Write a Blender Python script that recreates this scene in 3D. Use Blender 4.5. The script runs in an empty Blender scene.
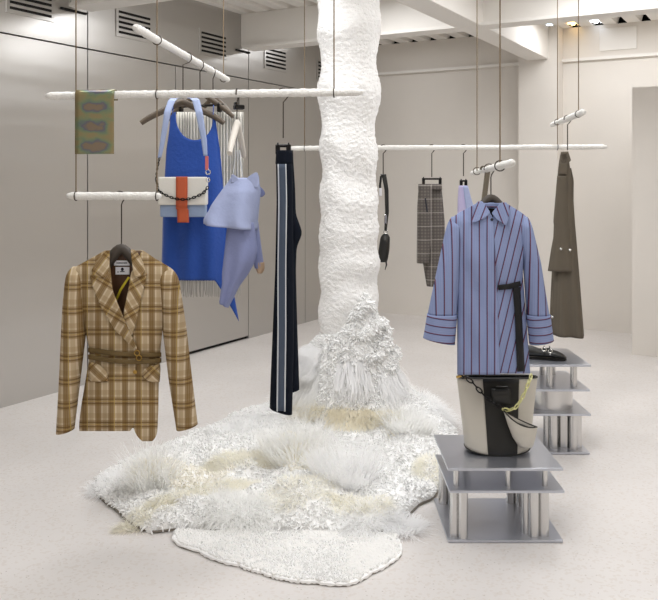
import bpy, math, random
import numpy as np
from mathutils import Vector, Matrix, noise
random.seed(5); rng = np.random.default_rng(5)
scene = bpy.context.scene; col = scene.collection
PI = math.pi
# ------------------------------------------------------------------ camera model
F, HX, HY, H = 835.0, 329.0, 184.0, 1.45
def P(px, py, D): return Vector(((px-HX)/F*D, D, H-(py-HY)/F*D))
def FL(px, py):
    D = H*F/(py-HY); return Vector(((px-HX)/F*D, D, 0))
cam = bpy.data.cameras.new('camera'); co = bpy.data.objects.new('camera', cam); col.objects.link(co)
co.location = (0, 0, H); co.rotation_euler = (PI/2, 0, 0)
cam.sensor_width = 36; cam.sensor_fit = 'HORIZONTAL'; cam.lens = 36*F/658; cam.shift_y = -(300-HY)/658
cam.clip_start = .05; scene.camera = co
RA = math.radians(29.4)
def RW(x, y, z=0): return Vector((x*math.cos(RA)+y*math.sin(RA), -x*math.sin(RA)+y*math.cos(RA), z))
BA = math.radians(5.9)

# ------------------------------------------------------------------ materials
def srgb(c):
    return tuple(((v/255)/12.92 if v/255 <= .04045 else ((v/255+.055)/1.055)**2.4) for v in c)+(1,)
def newmat(name):
    m = bpy.data.materials.new(name); m.use_nodes = True
    return m, m.node_tree.nodes, m.node_tree.links, m.node_tree.nodes['Principled BSDF']
def mat(name, c, rough=.8, metal=0, bump=0, bscale=200, var=0, vscale=8, sheen=0, coord='Object', emit=0, alpha=1, trans=0, stretch=None):
    m, n, l, b = newmat(name)
    b.inputs['Base Color'].default_value = srgb(c); b.inputs['Roughness'].default_value = rough
    b.inputs['Metallic'].default_value = metal
    if sheen: b.inputs['Sheen Weight'].default_value = sheen
    if emit:
        b.inputs['Emission Color'].default_value = srgb(c); b.inputs['Emission Strength'].default_value = emit
    if alpha < 1: b.inputs['Alpha'].default_value = alpha
    if trans: b.inputs['Transmission Weight'].default_value = trans
    tc = n.new('ShaderNodeTexCoord'); src = tc.outputs[coord]
    if stretch:
        mp = n.new('ShaderNodeMapping'); mp.inputs['Scale'].default_value = stretch; l.new(src, mp.inputs[0]); src = mp.outputs[0]
    if var:
        nt = n.new('ShaderNodeTexNoise'); nt.inputs['Scale'].default_value = vscale; nt.inputs['Detail'].default_value = 4; l.new(src, nt.inputs['Vector'])
        mr = n.new('ShaderNodeMapRange'); mr.inputs[3].default_value = 1-var; mr.inputs[4].default_value = 1+var*.6; mr.inputs[1].default_value=.3; mr.inputs[2].default_value=.7; l.new(nt.outputs[0], mr.inputs[0])
        mx = n.new('ShaderNodeVectorMath'); mx.operation = 'SCALE'; mx.inputs[0].default_value = srgb(c)[:3]; l.new(mr.outputs[0], mx.inputs['Scale'])
        l.new(mx.outputs[0], b.inputs['Base Color'])
    if bump:
        nb = n.new('ShaderNodeTexNoise'); nb.inputs['Scale'].default_value = bscale; nb.inputs['Detail'].default_value = 3; l.new(src, nb.inputs['Vector'])
        bp = n.new('ShaderNodeBump'); bp.inputs['Strength'].default_value = bump; bp.inputs['Distance'].default_value = .01
        l.new(nb.outputs[0], bp.inputs['Height']); l.new(bp.outputs[0], b.inputs['Normal'])
    return m
def stripe_fac(n, l, sock, period, stops, shift=0.):
    a = n.new('ShaderNodeMath'); a.operation = 'MULTIPLY_ADD'; a.inputs[1].default_value = 1/period; a.inputs[2].default_value = 10+shift; l.new(sock, a.inputs[0])
    f = n.new('ShaderNodeMath'); f.operation = 'FRACT'; l.new(a.outputs[0], f.inputs[0])
    r = n.new('ShaderNodeValToRGB'); r.color_ramp.interpolation = 'CONSTANT'
    e = r.color_ramp.elements
    while len(e) > 1: e.remove(e[-1])
    for i, (p, v) in enumerate(stops):
        q = e[0] if i == 0 else e.new(p)
        q.position = p; q.color = (v, v, v, 1)
    l.new(f.outputs[0], r.inputs[0]); return r.outputs[0]
def cloth_pattern(name, base, layers, rough=.9, bump=.15):
    """layers: (axis 'u'/'v', period, stops, colour, strength)"""
    m, n, l, b = newmat(name); b.inputs['Roughness'].default_value = rough; b.inputs['Specular IOR Level'].default_value = .15
    tc = n.new('ShaderNodeTexCoord'); sp = n.new('ShaderNodeSeparateXYZ'); l.new(tc.outputs['UV'], sp.inputs[0])
    cur = None
    for ax, per, stops, c, st in layers:
        fac = stripe_fac(n, l, sp.outputs[0 if ax == 'u' else 1], per, stops)
        ml = n.new('ShaderNodeMath'); ml.operation = 'MULTIPLY'; ml.inputs[1].default_value = st; l.new(fac, ml.inputs[0])
        mx = n.new('ShaderNodeMix'); mx.data_type = 'RGBA'; l.new(ml.outputs[0], mx.inputs[0])
        if cur is None: mx.inputs[6].default_value = srgb(base)
        else: l.new(cur, mx.inputs[6])
        mx.inputs[7].default_value = srgb(c); cur = mx.outputs[2]
    l.new(cur, b.inputs['Base Color'])
    nb = n.new('ShaderNodeTexNoise'); nb.inputs['Scale'].default_value = 35; nb.inputs['Detail'].default_value = 4; l.new(tc.outputs['Object'], nb.inputs['Vector'])
    bp = n.new('ShaderNodeBump'); bp.inputs['Strength'].default_value = bump; bp.inputs['Distance'].default_value = .01
    l.new(nb.outputs[0], bp.inputs['Height']); l.new(bp.outputs[0], b.inputs['Normal'])
    return m

M = {}
M['wall'] = mat('plaster', (219, 214, 207), .75, bump=.06, bscale=30, var=.03, vscale=1.5)
M['white_paint'] = mat('white_paint', (228, 225, 220), .6, bump=.04, bscale=40)
M['dark'] = mat('dark_void', (18, 17, 16), .9)
M['black_metal'] = mat('black_metal', (30, 28, 27), .4, .6)
M['wire'] = mat('hook_wire', (70, 62, 54), .4, .8)
M['rope'] = mat('tan_rope', (122, 106, 84), .85, bump=.3, bscale=300)
M['terry'] = mat('white_terry', (244, 243, 241), .95, bump=.8, bscale=130, sheen=.3)
M['terry_bar'] = mat('white_bar_wrap', (238, 236, 231), .9, bump=.8, bscale=140, sheen=.2)
M['pile_white'] = mat('white_yarn', (250, 250, 249), .95)
M['pile_cream'] = mat('cream_yarn', (249, 246, 237), .95)
M['pile_beige'] = mat('beige_fur', (245, 239, 220), .95)
M['pile_grey'] = mat('greyish_white_fur', (248, 246, 243), .9)
def furmat(name, c):
    m = bpy.data.materials.new(name); m.use_nodes = True; n = m.node_tree.nodes; l = m.node_tree.links; n.clear()
    d = n.new('ShaderNodeBsdfDiffuse'); t = n.new('ShaderNodeBsdfTranslucent'); x = n.new('ShaderNodeMixShader'); o = n.new('ShaderNodeOutputMaterial')
    d.inputs[0].default_value = srgb(c); t.inputs[0].default_value = srgb(c); x.inputs[0].default_value = .5
    l.new(d.outputs[0], x.inputs[1]); l.new(t.outputs[0], x.inputs[2]); l.new(x.outputs[0], o.inputs[0]); return m
M['fur_white'] = furmat('white_fur', (252, 252, 252)); M['fur_cream'] = furmat('cream_fur', (250, 248, 240)); M['fur_beige'] = furmat('beige_long_fur', (247, 243, 230)); M['fur_grey'] = furmat('silvery_fur', (251, 251, 250))
M['rug_base'] = mat('rug_base', (247, 247, 246), .95, bump=.6, bscale=90)
M['backing'] = mat('rug_backing_shadow', (128, 122, 112), .95)  # one dark tone for the rug backing and the painted shadow under its edge
M['rug_flat'] = mat('rug_flat', (242, 241, 238), .95, bump=1.0, bscale=110, sheen=.3)
M['wood'] = mat('grey_brown_wood', (92, 80, 66), .5, var=.15, vscale=20, stretch=(1, 8, 8))
M['wood_pale'] = mat('pale_hanger', (206, 200, 190), .5)
M['hanger_dark'] = mat('dark_hanger', (66, 58, 50), .5)
M['blue'] = mat('cobalt_knit', (28, 72, 156), .85, bump=.3, bscale=60, sheen=.2)
M['lav'] = mat('lavender_cotton', (160, 170, 204), .85, bump=.5, bscale=22)
M['lav_body'] = mat('lavender_ribbed', (132, 140, 180), .9, bump=.5, bscale=25)
M['tan_skin'] = mat('tan_cuff', (176, 150, 124), .9)
M['strap_lav'] = mat('lavender_webbing', (158, 172, 206), .8)
M['bag_white'] = mat('white_leather', (222, 219, 210), .5, bump=.08, bscale=120)
M['bag_blue'] = mat('grey_blue_leather', (142, 160, 188), .55, bump=.08, bscale=120)
M['orange'] = mat('orange_leather', (188, 86, 48), .5)
M['pink'] = mat('pink_patch', (205, 110, 104), .7)
M['denim'] = cloth_pattern('dark_denim', (13, 18, 28), [('u', .004, [(0, 0), (.5, 1)], (19, 25, 37), .5)])
M['denim_side'] = mat('side_stripe_grey', (66, 77, 94), .85, bump=.1)
M['white_cloth'] = mat('white_binding', (200, 204, 208), .85)
M['black_cloth'] = mat('black_ribbon', (9, 9, 11), .8)
M['black_leather'] = mat('black_leather', (26, 25, 22), .45, bump=.1, bscale=100)
M['bag_grey'] = mat('warm_white_leather', (198, 193, 182), .5, bump=.06, bscale=120)
M['yellow'] = mat('yellow_enamel', (226, 224, 160), .35)
M['yellow_tape'] = mat('yellow_tape', (205, 185, 40), .7)
M['gold'] = mat('gold', (190, 155, 85), .3, 1)
M['silver'] = mat('silver', (215, 214, 210), .2, 1)
M['belt'] = mat('olive_belt', (96, 76, 38), .7, bump=.1)
M['lining'] = mat('brown_lining', (84, 55, 32), .5)
M['label'] = mat('label_white', (228, 228, 232), .8)
M['ink'] = mat('label_ink', (40, 40, 50), .8)
M['olive'] = mat('olive_strap', (120, 112, 96), .8)
M['tweed'] = cloth_pattern('brown_tweed', (110, 102, 90), [('u', .006, [(0, 0), (.5, 1)], (86, 79, 69), .6), ('v', .006, [(0, 0), (.5, 1)], (86, 79, 69), .6)])
M['check'] = cloth_pattern('grey_check', (112, 106, 101), [('u', .02, [(0, 0), (.5, 1)], (88, 83, 79), .7), ('v', .02, [(0, 0), (.5, 1)], (88, 83, 79), .7),
    ('u', .085, [(0, 1), (.06, 0)], (190, 184, 178), .4), ('v', .085, [(0, 1), (.06, 0)], (190, 184, 178), .4)])
M['plaid'] = cloth_pattern('tan_plaid', (196, 179, 152), [
    ('u', .053, [(0, 0), (.58, 1), (.88, 0)], (150, 126, 88), .45), ('v', .092, [(0, 0), (.74, 1), (.95, 0)], (146, 120, 80), .35),
    ('u', .053, [(0, 1), (.46, 0)], (124, 99, 60), .78),
    ('v', .092, [(0, 0), (.28, 1), (.66, 0)], (128, 102, 62), .55),
    ('u', .053, [(0, 0), (.12, 1), (.19, 0), (.24, 1), (.31, 0)], (112, 82, 40), .55),
    ('v', .092, [(0, 0), (.34, 1), (.40, 0), (.52, 1), (.58, 0)], (98, 72, 40), .7),
    ('u', .106, [(0, 0), (.70, 1), (.725, 0)], (190, 162, 88), .6),
    ('v', .092, [(0, 0), (.45, 1), (.475, 0)], (196, 170, 100), .5)])
M['stripe'] = cloth_pattern('blue_pinstripe', (130, 142, 178), [
    ('u', .008, [(0, 0), (.5, 1)], (142, 153, 188), .5),
    ('u', .032, [(0, 0), (.40, 1), (.48, 0)], (42, 34, 66), .9),
    ('u', .032, [(0, 0), (.48, 1), (.56, 0)], (108, 38, 44), .9)], bump=.2)
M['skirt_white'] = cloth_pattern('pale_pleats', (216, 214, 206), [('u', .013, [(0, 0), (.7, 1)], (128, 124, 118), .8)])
M['fringe'] = mat('grey_fringe', (176, 174, 168), .85)

def steel():
    m, n, l, b = newmat('brushed_steel')
    b.inputs['Metallic'].default_value = 1; b.inputs['Base Color'].default_value = srgb((200, 198, 195))
    tc = n.new('ShaderNodeTexCoord'); mp = n.new('ShaderNodeMapping'); mp.inputs['Scale'].default_value = (1, .08, 3.0); l.new(tc.outputs['Object'], mp.inputs[0])
    nt = n.new('ShaderNodeTexNoise'); nt.inputs['Scale'].default_value = 2.2; nt.inputs['Detail'].default_value = 2; l.new(mp.outputs[0], nt.inputs['Vector'])
    mr = n.new('ShaderNodeMapRange'); mr.inputs[3].default_value = .25; mr.inputs[4].default_value = .36; l.new(nt.outputs[0], mr.inputs[0]); l.new(mr.outputs[0], b.inputs['Roughness'])
    mp2 = n.new('ShaderNodeMapping'); mp2.inputs['Scale'].default_value = (1, .10, 1.5); l.new(tc.outputs['Object'], mp2.inputs[0])
    n2 = n.new('ShaderNodeTexNoise'); n2.inputs['Scale'].default_value = 1.6; n2.inputs['Detail'].default_value = 2; l.new(mp2.outputs[0], n2.inputs['Vector'])
    bp = n.new('ShaderNodeBump'); bp.inputs['Strength'].default_value = .5; bp.inputs['Distance'].default_value = .03; l.new(n2.outputs[0], bp.inputs['Height']); l.new(bp.outputs[0], b.inputs['Normal'])
    return m
M['steel'] = steel()
M['alu'] = mat('aluminium_plate', (196, 199, 208), .28, .85, bump=.02, bscale=60)
M['alu_rod'] = mat('aluminium_rod', (212, 211, 210), .25, 1)
def floor_mat():
    m, n, l, b = newmat('white_terrazzo'); b.inputs['Roughness'].default_value = .42
    tc = n.new('ShaderNodeTexCoord')
    v = n.new('ShaderNodeTexVoronoi'); v.inputs['Scale'].default_value = 58; l.new(tc.outputs['Object'], v.inputs['Vector'])
    sp = n.new('ShaderNodeSeparateColor'); l.new(v.outputs['Color'], sp.inputs[0])
    # a few chips dark, some beige
    lt = n.new('ShaderNodeMath'); lt.operation = 'LESS_THAN'; lt.inputs[1].default_value = .16; l.new(v.outputs['Distance'], lt.inputs[0])
    gt = n.new('ShaderNodeMath'); gt.operation = 'GREATER_THAN'; gt.inputs[1].default_value = .80; l.new(sp.outputs[0], gt.inputs[0])
    ml = n.new('ShaderNodeMath'); ml.operation = 'MULTIPLY'; l.new(lt.outputs[0], ml.inputs[0]); l.new(gt.outputs[0], ml.inputs[1])
    nt = n.new('ShaderNodeTexNoise'); nt.inputs['Scale'].default_value = 1.7; nt.inputs['Detail'].default_value = 6; l.new(tc.outputs['Object'], nt.inputs['Vector'])
    r = n.new('ShaderNodeValToRGB'); r.color_ramp.elements[0].position = .3; r.color_ramp.elements[1].position = .7
    r.color_ramp.elements[0].color = srgb((207, 203, 200)); r.color_ramp.elements[1].color = srgb((217, 213, 210)); l.new(nt.outputs[0], r.inputs[0])
    mx = n.new('ShaderNodeMix'); mx.data_type = 'RGBA'; l.new(ml.outputs[0], mx.inputs[0]); l.new(r.outputs[0], mx.inputs[6]); mx.inputs[7].default_value = srgb((172, 164, 156))
    v2 = n.new('ShaderNodeTexVoronoi'); v2.inputs['Scale'].default_value = 90; l.new(tc.outputs['Object'], v2.inputs['Vector'])
    sp2 = n.new('ShaderNodeSeparateColor'); l.new(v2.outputs['Color'], sp2.inputs[0])
    g2 = n.new('ShaderNodeMath'); g2.operation = 'GREATER_THAN'; g2.inputs[1].default_value = .8; l.new(sp2.outputs[1], g2.inputs[0])
    f2 = n.new('ShaderNodeMath'); f2.operation = 'MULTIPLY'; f2.inputs[1].default_value = .35; l.new(g2.outputs[0], f2.inputs[0])
    mx2 = n.new('ShaderNodeMix'); mx2.data_type = 'RGBA'; l.new(f2.outputs[0], mx2.inputs[0]); l.new(mx.outputs[2], mx2.inputs[6]); mx2.inputs[7].default_value = srgb((196, 186, 176))
    l.new(mx2.outputs[2], b.inputs['Base Color']); return m
M['floor'] = floor_mat()
def film_mat():
    m, n, l, b = newmat('iridescent_film'); b.inputs['Roughness'].default_value = .25
    tc = n.new('ShaderNodeTexCoord'); mp = n.new('ShaderNodeMapping'); mp.inputs['Scale'].default_value = (9, 9, 14); l.new(tc.outputs['Object'], mp.inputs[0])
    nt = n.new('ShaderNodeTexNoise'); nt.inputs['Scale'].default_value = 2.2; nt.inputs['Detail'].default_value = 2; l.new(mp.outputs[0], nt.inputs['Vector'])
    sx = n.new('ShaderNodeSeparateXYZ'); l.new(tc.outputs['Object'], sx.inputs[0])
    def mth(op, a, b_=None):
        q = n.new('ShaderNodeMath'); q.operation = op
        for k_, v_ in ((0, a), (1, b_)):
            if v_ is None: continue
            if isinstance(v_, (int, float)): q.inputs[k_].default_value = v_
            else: l.new(v_, q.inputs[k_])
        return q.outputs[0]
    zc = mth('COSINE', mth('MULTIPLY', mth('ADD', sx.outputs[2], .048), 2*PI/.078)); xg = mth('EXPONENT', mth('MULTIPLY', mth('POWER', mth('ABSOLUTE', mth('MULTIPLY', sx.outputs[0], 1/.058)), 4.0), -1.0))
    bl_ = mth('MULTIPLY', mth('ADD', mth('MULTIPLY', zc, .42), .55), xg)
    fac = mth('ADD', mth('MULTIPLY', bl_, .72), mth('MULTIPLY', mth('SUBTRACT', nt.outputs[0], .5), .9))
    r = n.new('ShaderNodeValToRGB'); e = r.color_ramp.elements
    e[0].position = .0; e[0].color = srgb((142, 127, 92)); e[1].position = .95; e[1].color = srgb((112, 104, 112))
    for p, c in ((.14, (128, 132, 96)), (.30, (108, 126, 104)), (.44, (98, 97, 112)), (.58, (128, 112, 90)), (.74, (128, 112, 96))):
        q = e.new(p); q.color = srgb(c)
    l.new(fac, r.inputs[0]); l.new(r.outputs[0], b.inputs['Base Color']); b.inputs['Metallic'].default_value = .35; return m
M['film'] = film_mat()

# ------------------------------------------------------------------ mesh builder
def link(o, parent=None):
    col.objects.link(o)
    if parent is not None: o.parent = parent
    return o
class MB:
    def __init__(s): s.v = []; s.f = []; s.uv = []
    def add(s, vs, fs, uvs=None):
        n = len(s.v); s.v += [tuple(p) for p in vs]; s.f += [tuple(i+n for i in f) for f in fs]
        s.uv += list(uvs) if uvs is not None else [(p[0], p[2]) for p in vs]
    def box(s, c, size, rz=0, bev=0):
        x, y, z = [d/2 for d in size]; R = Matrix.Rotation(rz, 3, 'Z')
        if bev <= 0:
            vs = [Vector(c)+R @ Vector((a*x, b*y, d*z)) for d in (-1, 1) for b in (-1, 1) for a in (-1, 1)]
            s.add(vs, [(0, 2, 3, 1), (4, 5, 7, 6), (0, 1, 5, 4), (2, 6, 7, 3), (0, 4, 6, 2), (1, 3, 7, 5)])
        else:
            e = min(bev, x*.9, y*.9, z*.9); ring = []
            for (dz, ins) in ((-z, e), (-z+e, 0), (z-e, 0), (z, e)):
                for a, b in ((-1, -1), (1, -1), (1, 1), (-1, 1)):
                    xx, yy = x-ins, y-ins
                    # chamfered corner: two points
                    pts = [(a*xx, b*(yy-e)), (a*(xx-e), b*yy)]
                    if a*b > 0: pass
                    else: pts = pts[::-1]
                    if (a, b) in ((-1, -1), (1, 1)): pts = [(a*xx, b*(yy-e)), (a*(xx-e), b*yy)]
                    else: pts = [(a*(xx-e), b*yy), (a*xx, b*(yy-e))]
                    ring += [Vector(c)+R @ Vector((p[0], p[1], dz)) for p in pts]
            fs = []
            for k in range(3):
                for i in range(8): fs.append((k*8+i, k*8+(i+1) % 8, (k+1)*8+(i+1) % 8, (k+1)*8+i))
            fs.append(tuple(range(7, -1, -1))); fs.append(tuple(24+i for i in range(8)))
            s.add(ring, fs)
    def tube(s, pts, rad, n=8, caps=True, flat=1.0, up=None, closed=False):
        pts = [Vector(p) for p in pts]; m = len(pts)
        rad = rad if isinstance(rad, (list, tuple)) else [rad]*m
        prev = None; vs = []; uvs = []; acc = 0
        for i, p in enumerate(pts):
            if closed: t = (pts[(i+1) % m]-pts[i-1]).normalized()
            else: t = (pts[min(i+1, m-1)]-pts[max(i-1, 0)]).normalized()
            if prev is None:
                ref = Vector(up) if up else (Vector((0, 0, 1)) if abs(t.z) < .9 else Vector((1, 0, 0)))
                a = (ref-t*ref.dot(t)).normalized()
            else: a = (prev-t*prev.dot(t)).normalized()
            prev = a; b = t.cross(a)
            if i: acc += (p-pts[i-1]).length
            for k in range(n):
                th = 2*PI*k/n; vs.append(p+a*rad[i]*flat*math.cos(th)+b*rad[i]*math.sin(th)); uvs.append((rad[i]*th, acc))
        fs = []
        for i in range(m if closed else m-1):
            for k in range(n):
                j = (i+1) % m; fs.append((i*n+k, i*n+(k+1) % n, j*n+(k+1) % n, j*n+k))
        if caps and not closed: fs += [tuple(range(n-1, -1, -1)), tuple((m-1)*n+k for k in range(n))]
        s.add(vs, fs, uvs)
    def cyl(s, p0, p1, r, n=16, bev=0): s.tube([p0, p1], r, n)
    def ring(s, c, axis, R, r, n=18, k=6):
        ax = Vector(axis).normalized(); a = ax.orthogonal().normalized(); b = ax.cross(a)
        s.tube([Vector(c)+a*R*math.cos(2*PI*i/n)+b*R*math.sin(2*PI*i/n) for i in range(n)], r, k, closed=True)
    def grid(s, nu, nv, fn, closed_u=False):
        vs = []; uvs = []
        for j in range(nv+1):
            for i in range(nu if closed_u else nu+1):
                p, uv = fn(i/nu, j/nv); vs.append(p); uvs.append(uv)
        w = nu if closed_u else nu+1; fs = []
        for j in range(nv):
            for i in range(nu):
                i2 = (i+1) % w; fs.append((j*w+i, (j+1)*w+i, (j+1)*w+i2, j*w+i2))
        s.add(vs, fs, uvs)
    def ball(s, c, r, nu=12, nv=8):
        r = r if isinstance(r, (tuple, list)) else (r, r, r)
        s.grid(nu, nv, lambda u, v: (Vector(c)+Vector((r[0]*math.sin(PI*v)*math.cos(-2*PI*u), r[1]*math.sin(PI*v)*math.sin(-2*PI*u), r[2]*math.cos(PI*v))), (u, v)), True)
    def poly(s, pts2, y0, y1, axis='y'):
        """extruded outline in x,z between depths y0 and y1"""
        n = len(pts2); vs = [(x, y0, z) for x, z in pts2]+[(x, y1, z) for x, z in pts2]
        s.add(vs, [tuple(range(n)), tuple(range(2*n-1, n-1, -1))]+[(i, i+n, (i+1) % n+n, (i+1) % n) for i in range(n)])
    def build(s, name, m, parent=None, smooth=True, solid=0, bevel=0, loc=None, rz=0, angle=40):
        me = bpy.data.meshes.new(name); me.from_pydata(s.v, [], s.f)
        uvl = me.uv_layers.new(name='UVMap'); li = np.empty(len(me.loops), np.int32); me.loops.foreach_get('vertex_index', li)
        uvl.data.foreach_set('uv', np.array(s.uv, np.float32)[li].ravel())
        me.materials.append(m); o = bpy.data.objects.new(name, me); link(o, parent)
        if loc is not None: o.location = loc
        o.rotation_euler.z = rz
        if smooth:
            me.polygons.foreach_set('use_smooth', [True]*len(me.polygons))
            if angle: me.set_sharp_from_angle(angle=math.radians(angle))
        if solid:
            md = o.modifiers.new('solid', 'SOLIDIFY'); md.thickness = solid; md.offset = 0
        if bevel:
            md = o.modifiers.new('bevel', 'BEVEL'); md.width = bevel; md.segments = 2; md.limit_method = 'ANGLE'
        me.update(); return o
def npmesh(name, v, f, m, parent):
    me = bpy.data.meshes.new(name); nv = len(v); nf, k = f.shape
    me.vertices.add(nv); me.vertices.foreach_set('co', v.astype(np.float32).ravel())
    me.loops.add(nf*k); me.loops.foreach_set('vertex_index', f.astype(np.int32).ravel())
    me.polygons.add(nf); me.polygons.foreach_set('loop_start', np.arange(0, nf*k, k, dtype=np.int32))
    try: me.polygons.foreach_set('loop_total', np.full(nf, k, np.int32))
    except Exception: pass
    me.polygons.foreach_set('use_smooth', np.ones(nf, bool))
    me.update(calc_edges=True); me.validate(); me.materials.append(m)
    o = bpy.data.objects.new(name, me); return link(o, parent)
def empty(name, loc, label, cat, group=None, rz=0):
    o = bpy.data.objects.new(name, None); o.empty_display_size = .05; link(o); o.location = loc; o.rotation_euler.z = rz
    return tag(o, label, cat, group)
def tag(o, label, cat, group=None):
    o['label'] = label; o['category'] = cat
    if group: o['group'] = group
    return o
def struct(o, label, cat='structure'):
    o['kind'] = 'structure'; o['label'] = label; o['category'] = cat; return o

# rows of (py, x_left, x_right) in photo pixels -> cloth panel in metres, local to (cx, cy) at scale k
class Cloth:
    def __init__(s, cx, cy, D): s.cx, s.cy, s.k, s.D = cx, cy, D/F, D; s.loc = P(cx, cy, D)
    def x(s, px): return (px-s.cx)*s.k
    def z(s, py): return -(py-s.cy)*s.k
    def pt(s, px, py, y=0):
        kk = (s.D+y)/F; return Vector(((px-HX)*kk-s.loc.x, y, H-(py-HY)*kk-s.loc.z))
    def rows(s, rows, nz, sm=2):
        r = np.array(rows, float); d = np.concatenate([[0], np.cumsum(np.abs(np.diff(r[:, 0]))+.3*np.abs(np.diff(r[:, 1]))+.3*np.abs(np.diff(r[:, 2])))])
        t = np.linspace(0, d[-1], nz+1); out = np.stack([np.interp(t, d, r[:, i]) for i in range(3)], 1)
        for _ in range(sm):
            o2 = out.copy(); o2[1:-1] = (out[:-2]+2*out[1:-1]+out[2:])/4; out = o2
        return out
    def panel(s, rows, yfn, nx=20, nz=40, uv=None, mb=None, sm=2, hem=None):
        mb = mb or MB(); R = s.rows(rows, nz, sm)
        def fn(u, v):
            j = int(round(v*nz)); py, xl, xr = R[j]; px = xl+(xr-xl)*u
            if hem: py = py+hem(px, u)*v**3
            p = s.pt(px, py, yfn(px, py)); p0 = (s.x(px), s.z(py))
            return p, (uv(*p0) if uv else p0)
        mb.grid(nx, nz, fn); return mb
    def tube(s, rows, yc, dep, n=24, nz=30, uv=None, mb=None, wob=.0, hem=None, sm=2, caps=False):
        mb = mb or MB(); R = s.rows(rows, nz, sm)
        f_yc = yc if callable(yc) else (lambda py: yc); f_d = dep if callable(dep) else (lambda py: dep)
        def fn(u, v):
            j = int(round(v*nz)); py, xl, xr = R[j]; hw = (xr-xl)/2*s.k; a = 2*PI*u+PI
            w = 1+wob*math.sin(5*a+3*v)*v
            if hem: py = py+hem(math.cos(a))*v**3
            yc_ = f_yc(py); m_ = s.pt((xl+xr)/2, py, yc_); p = Vector((m_.x+hw*(s.D+yc_)/s.D*math.cos(a)*(1+.3*(w-1)), yc_-f_d(py)*math.sin(-a)*w*-1, m_.z))
            dx = (u if u <= .5 else 1-u)*2
            return p, ((xl+(xr-xl)*(.5-.5*math.cos(PI*dx)))*s.k, p.z)
        n0 = len(mb.v); mb.grid(n, nz, fn, True)
        if caps: mb.f.append(tuple(n0+i for i in range(n)))
        return mb
def ip(*pairs):
    xs = [a for a, b in pairs]; ys = [b for a, b in pairs]
    return lambda x: float(np.interp(x, xs, ys))

# ================================================================== THE ROOM
XL, XR, YB, YF, ZC = -4.5, 2.3, 8.5, -2.2, 3.02
def rbox(name, lo, hi, m, bevel=0, kind=True, label=None, cat=None):
    b = MB(); b.box([(a+c)/2 for a, c in zip(lo, hi)], [c-a for a, c in zip(lo, hi)])
    o = b.build(name, m, smooth=False, rz=-RA, bevel=bevel)
    if kind: struct(o, label or name.replace('_', ' '), cat or 'structure')
    return o
rbox('floor', (XL-.3, YF-.2, -.1), (XR+.2, YB+.3, 0), M['floor'], label='pale speckled terrazzo floor', cat='floor')
rbox('wall_back', (XL-.1, YB, 0), (XR, YB+.15, ZC), M['wall'], label='off-white back wall behind the far rail', cat='wall')
rbox('wall_right', (XR, YF, 0), (XR+.15, YB, ZC+.1), M['wall'], label='white right wall', cat='wall')
rbox('wall_front', (XL-.1, YF-.15, 0), (XR, YF, ZC+.1), M['wall'], label='white wall behind the viewer', cat='wall')
rbox('wall_partition', (-1.24, 7.45, 0), (XR, YB, 2.27), M['wall'], label='white projecting block at the right edge', cat='wall')
rbox('trim_1', (-2.47, 8.28, 0), (-2.08, YB, ZC), M['wall'], label='white pilaster on the back wall', cat='pilaster')
rbox('trim_2', (XL, 8.455, 2.675), (-2.47, YB, 2.705), M['white_paint'], label='thin ledge high on the back wall left of the pilaster', cat='ledge')
rbox('trim_3', (-2.08, 8.455, 2.675), (XR, YB, 2.705), M['white_paint'], label='thin ledge high on the back wall right of the pilaster', cat='ledge')
rbox('trim_4', (-1.72, 8.485, 2.76), (-1.37, YB, 2.98), M['white_paint'], bevel=.004, label='flush access panel above the ledge', cat='panel')
# corrugated deck ceiling
mb = MB(); per = .22; prof = []
x = -2.17-.17-per*12
while x < XR+.2:
    prof += [(x, ZC), (x+.125, ZC), (x+.145, ZC+.075), (x+.195, ZC+.075)]; x += per
mb.grid(len(prof)-1, 1, lambda u, v: ((prof[int(round(u*(len(prof)-1)))][0], YF-.1+(YB+.14-YF)*v, prof[int(round(u*(len(prof)-1)))][1]), (u, v)))
struct(mb.build('ceiling', M['white_paint'], smooth=False, rz=-RA), 'white ribbed metal deck ceiling', 'ceiling')
rbox('trim_5', (XL-.1, YB+.16, ZC-.2), (XR, YB+.2, ZC+.2), M['dark'], label='dark gap behind the ceiling ribs', cat='gap')
# beams
def beam(name, y0, y1, label):
    b = MB(); b.box(((XL+XR)/2, (y0+y1)/2, (2.71+ZC)/2), (XR-XL, .06, ZC-2.71)); b.box(((XL+XR)/2+.03, (y0+y1)/2, 2.70), (XR-XL-.06, y1-y0, .025))
    struct(b.build(name, M['white_paint'], smooth=False, rz=-RA, bevel=.004), label, 'beam')
beam('trim_6', 4.18, 4.39, 'white cross beam nearest the viewer'); beam('trim_7', 6.26, 6.45, 'white cross beam behind the textile column')
b = MB(); b.box((-2.278, 3.1, 2.855), (.215, 10.4, .33)); struct(b.build('trim_8', M['white_paint'], smooth=False, rz=-RA, bevel=.005), 'white ceiling beam running to the pilaster', 'beam')
for i, (ya, yb_) in enumerate(((4.16, 4.40), (6.24, 6.46))):
    rbox('trim_%d' % (60+i), (XL, ya, 2.672), (XL+.014, yb_, 2.687), M['dark'], label='dark slot under a cross beam end at the steel wall', cat='slot')
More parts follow.
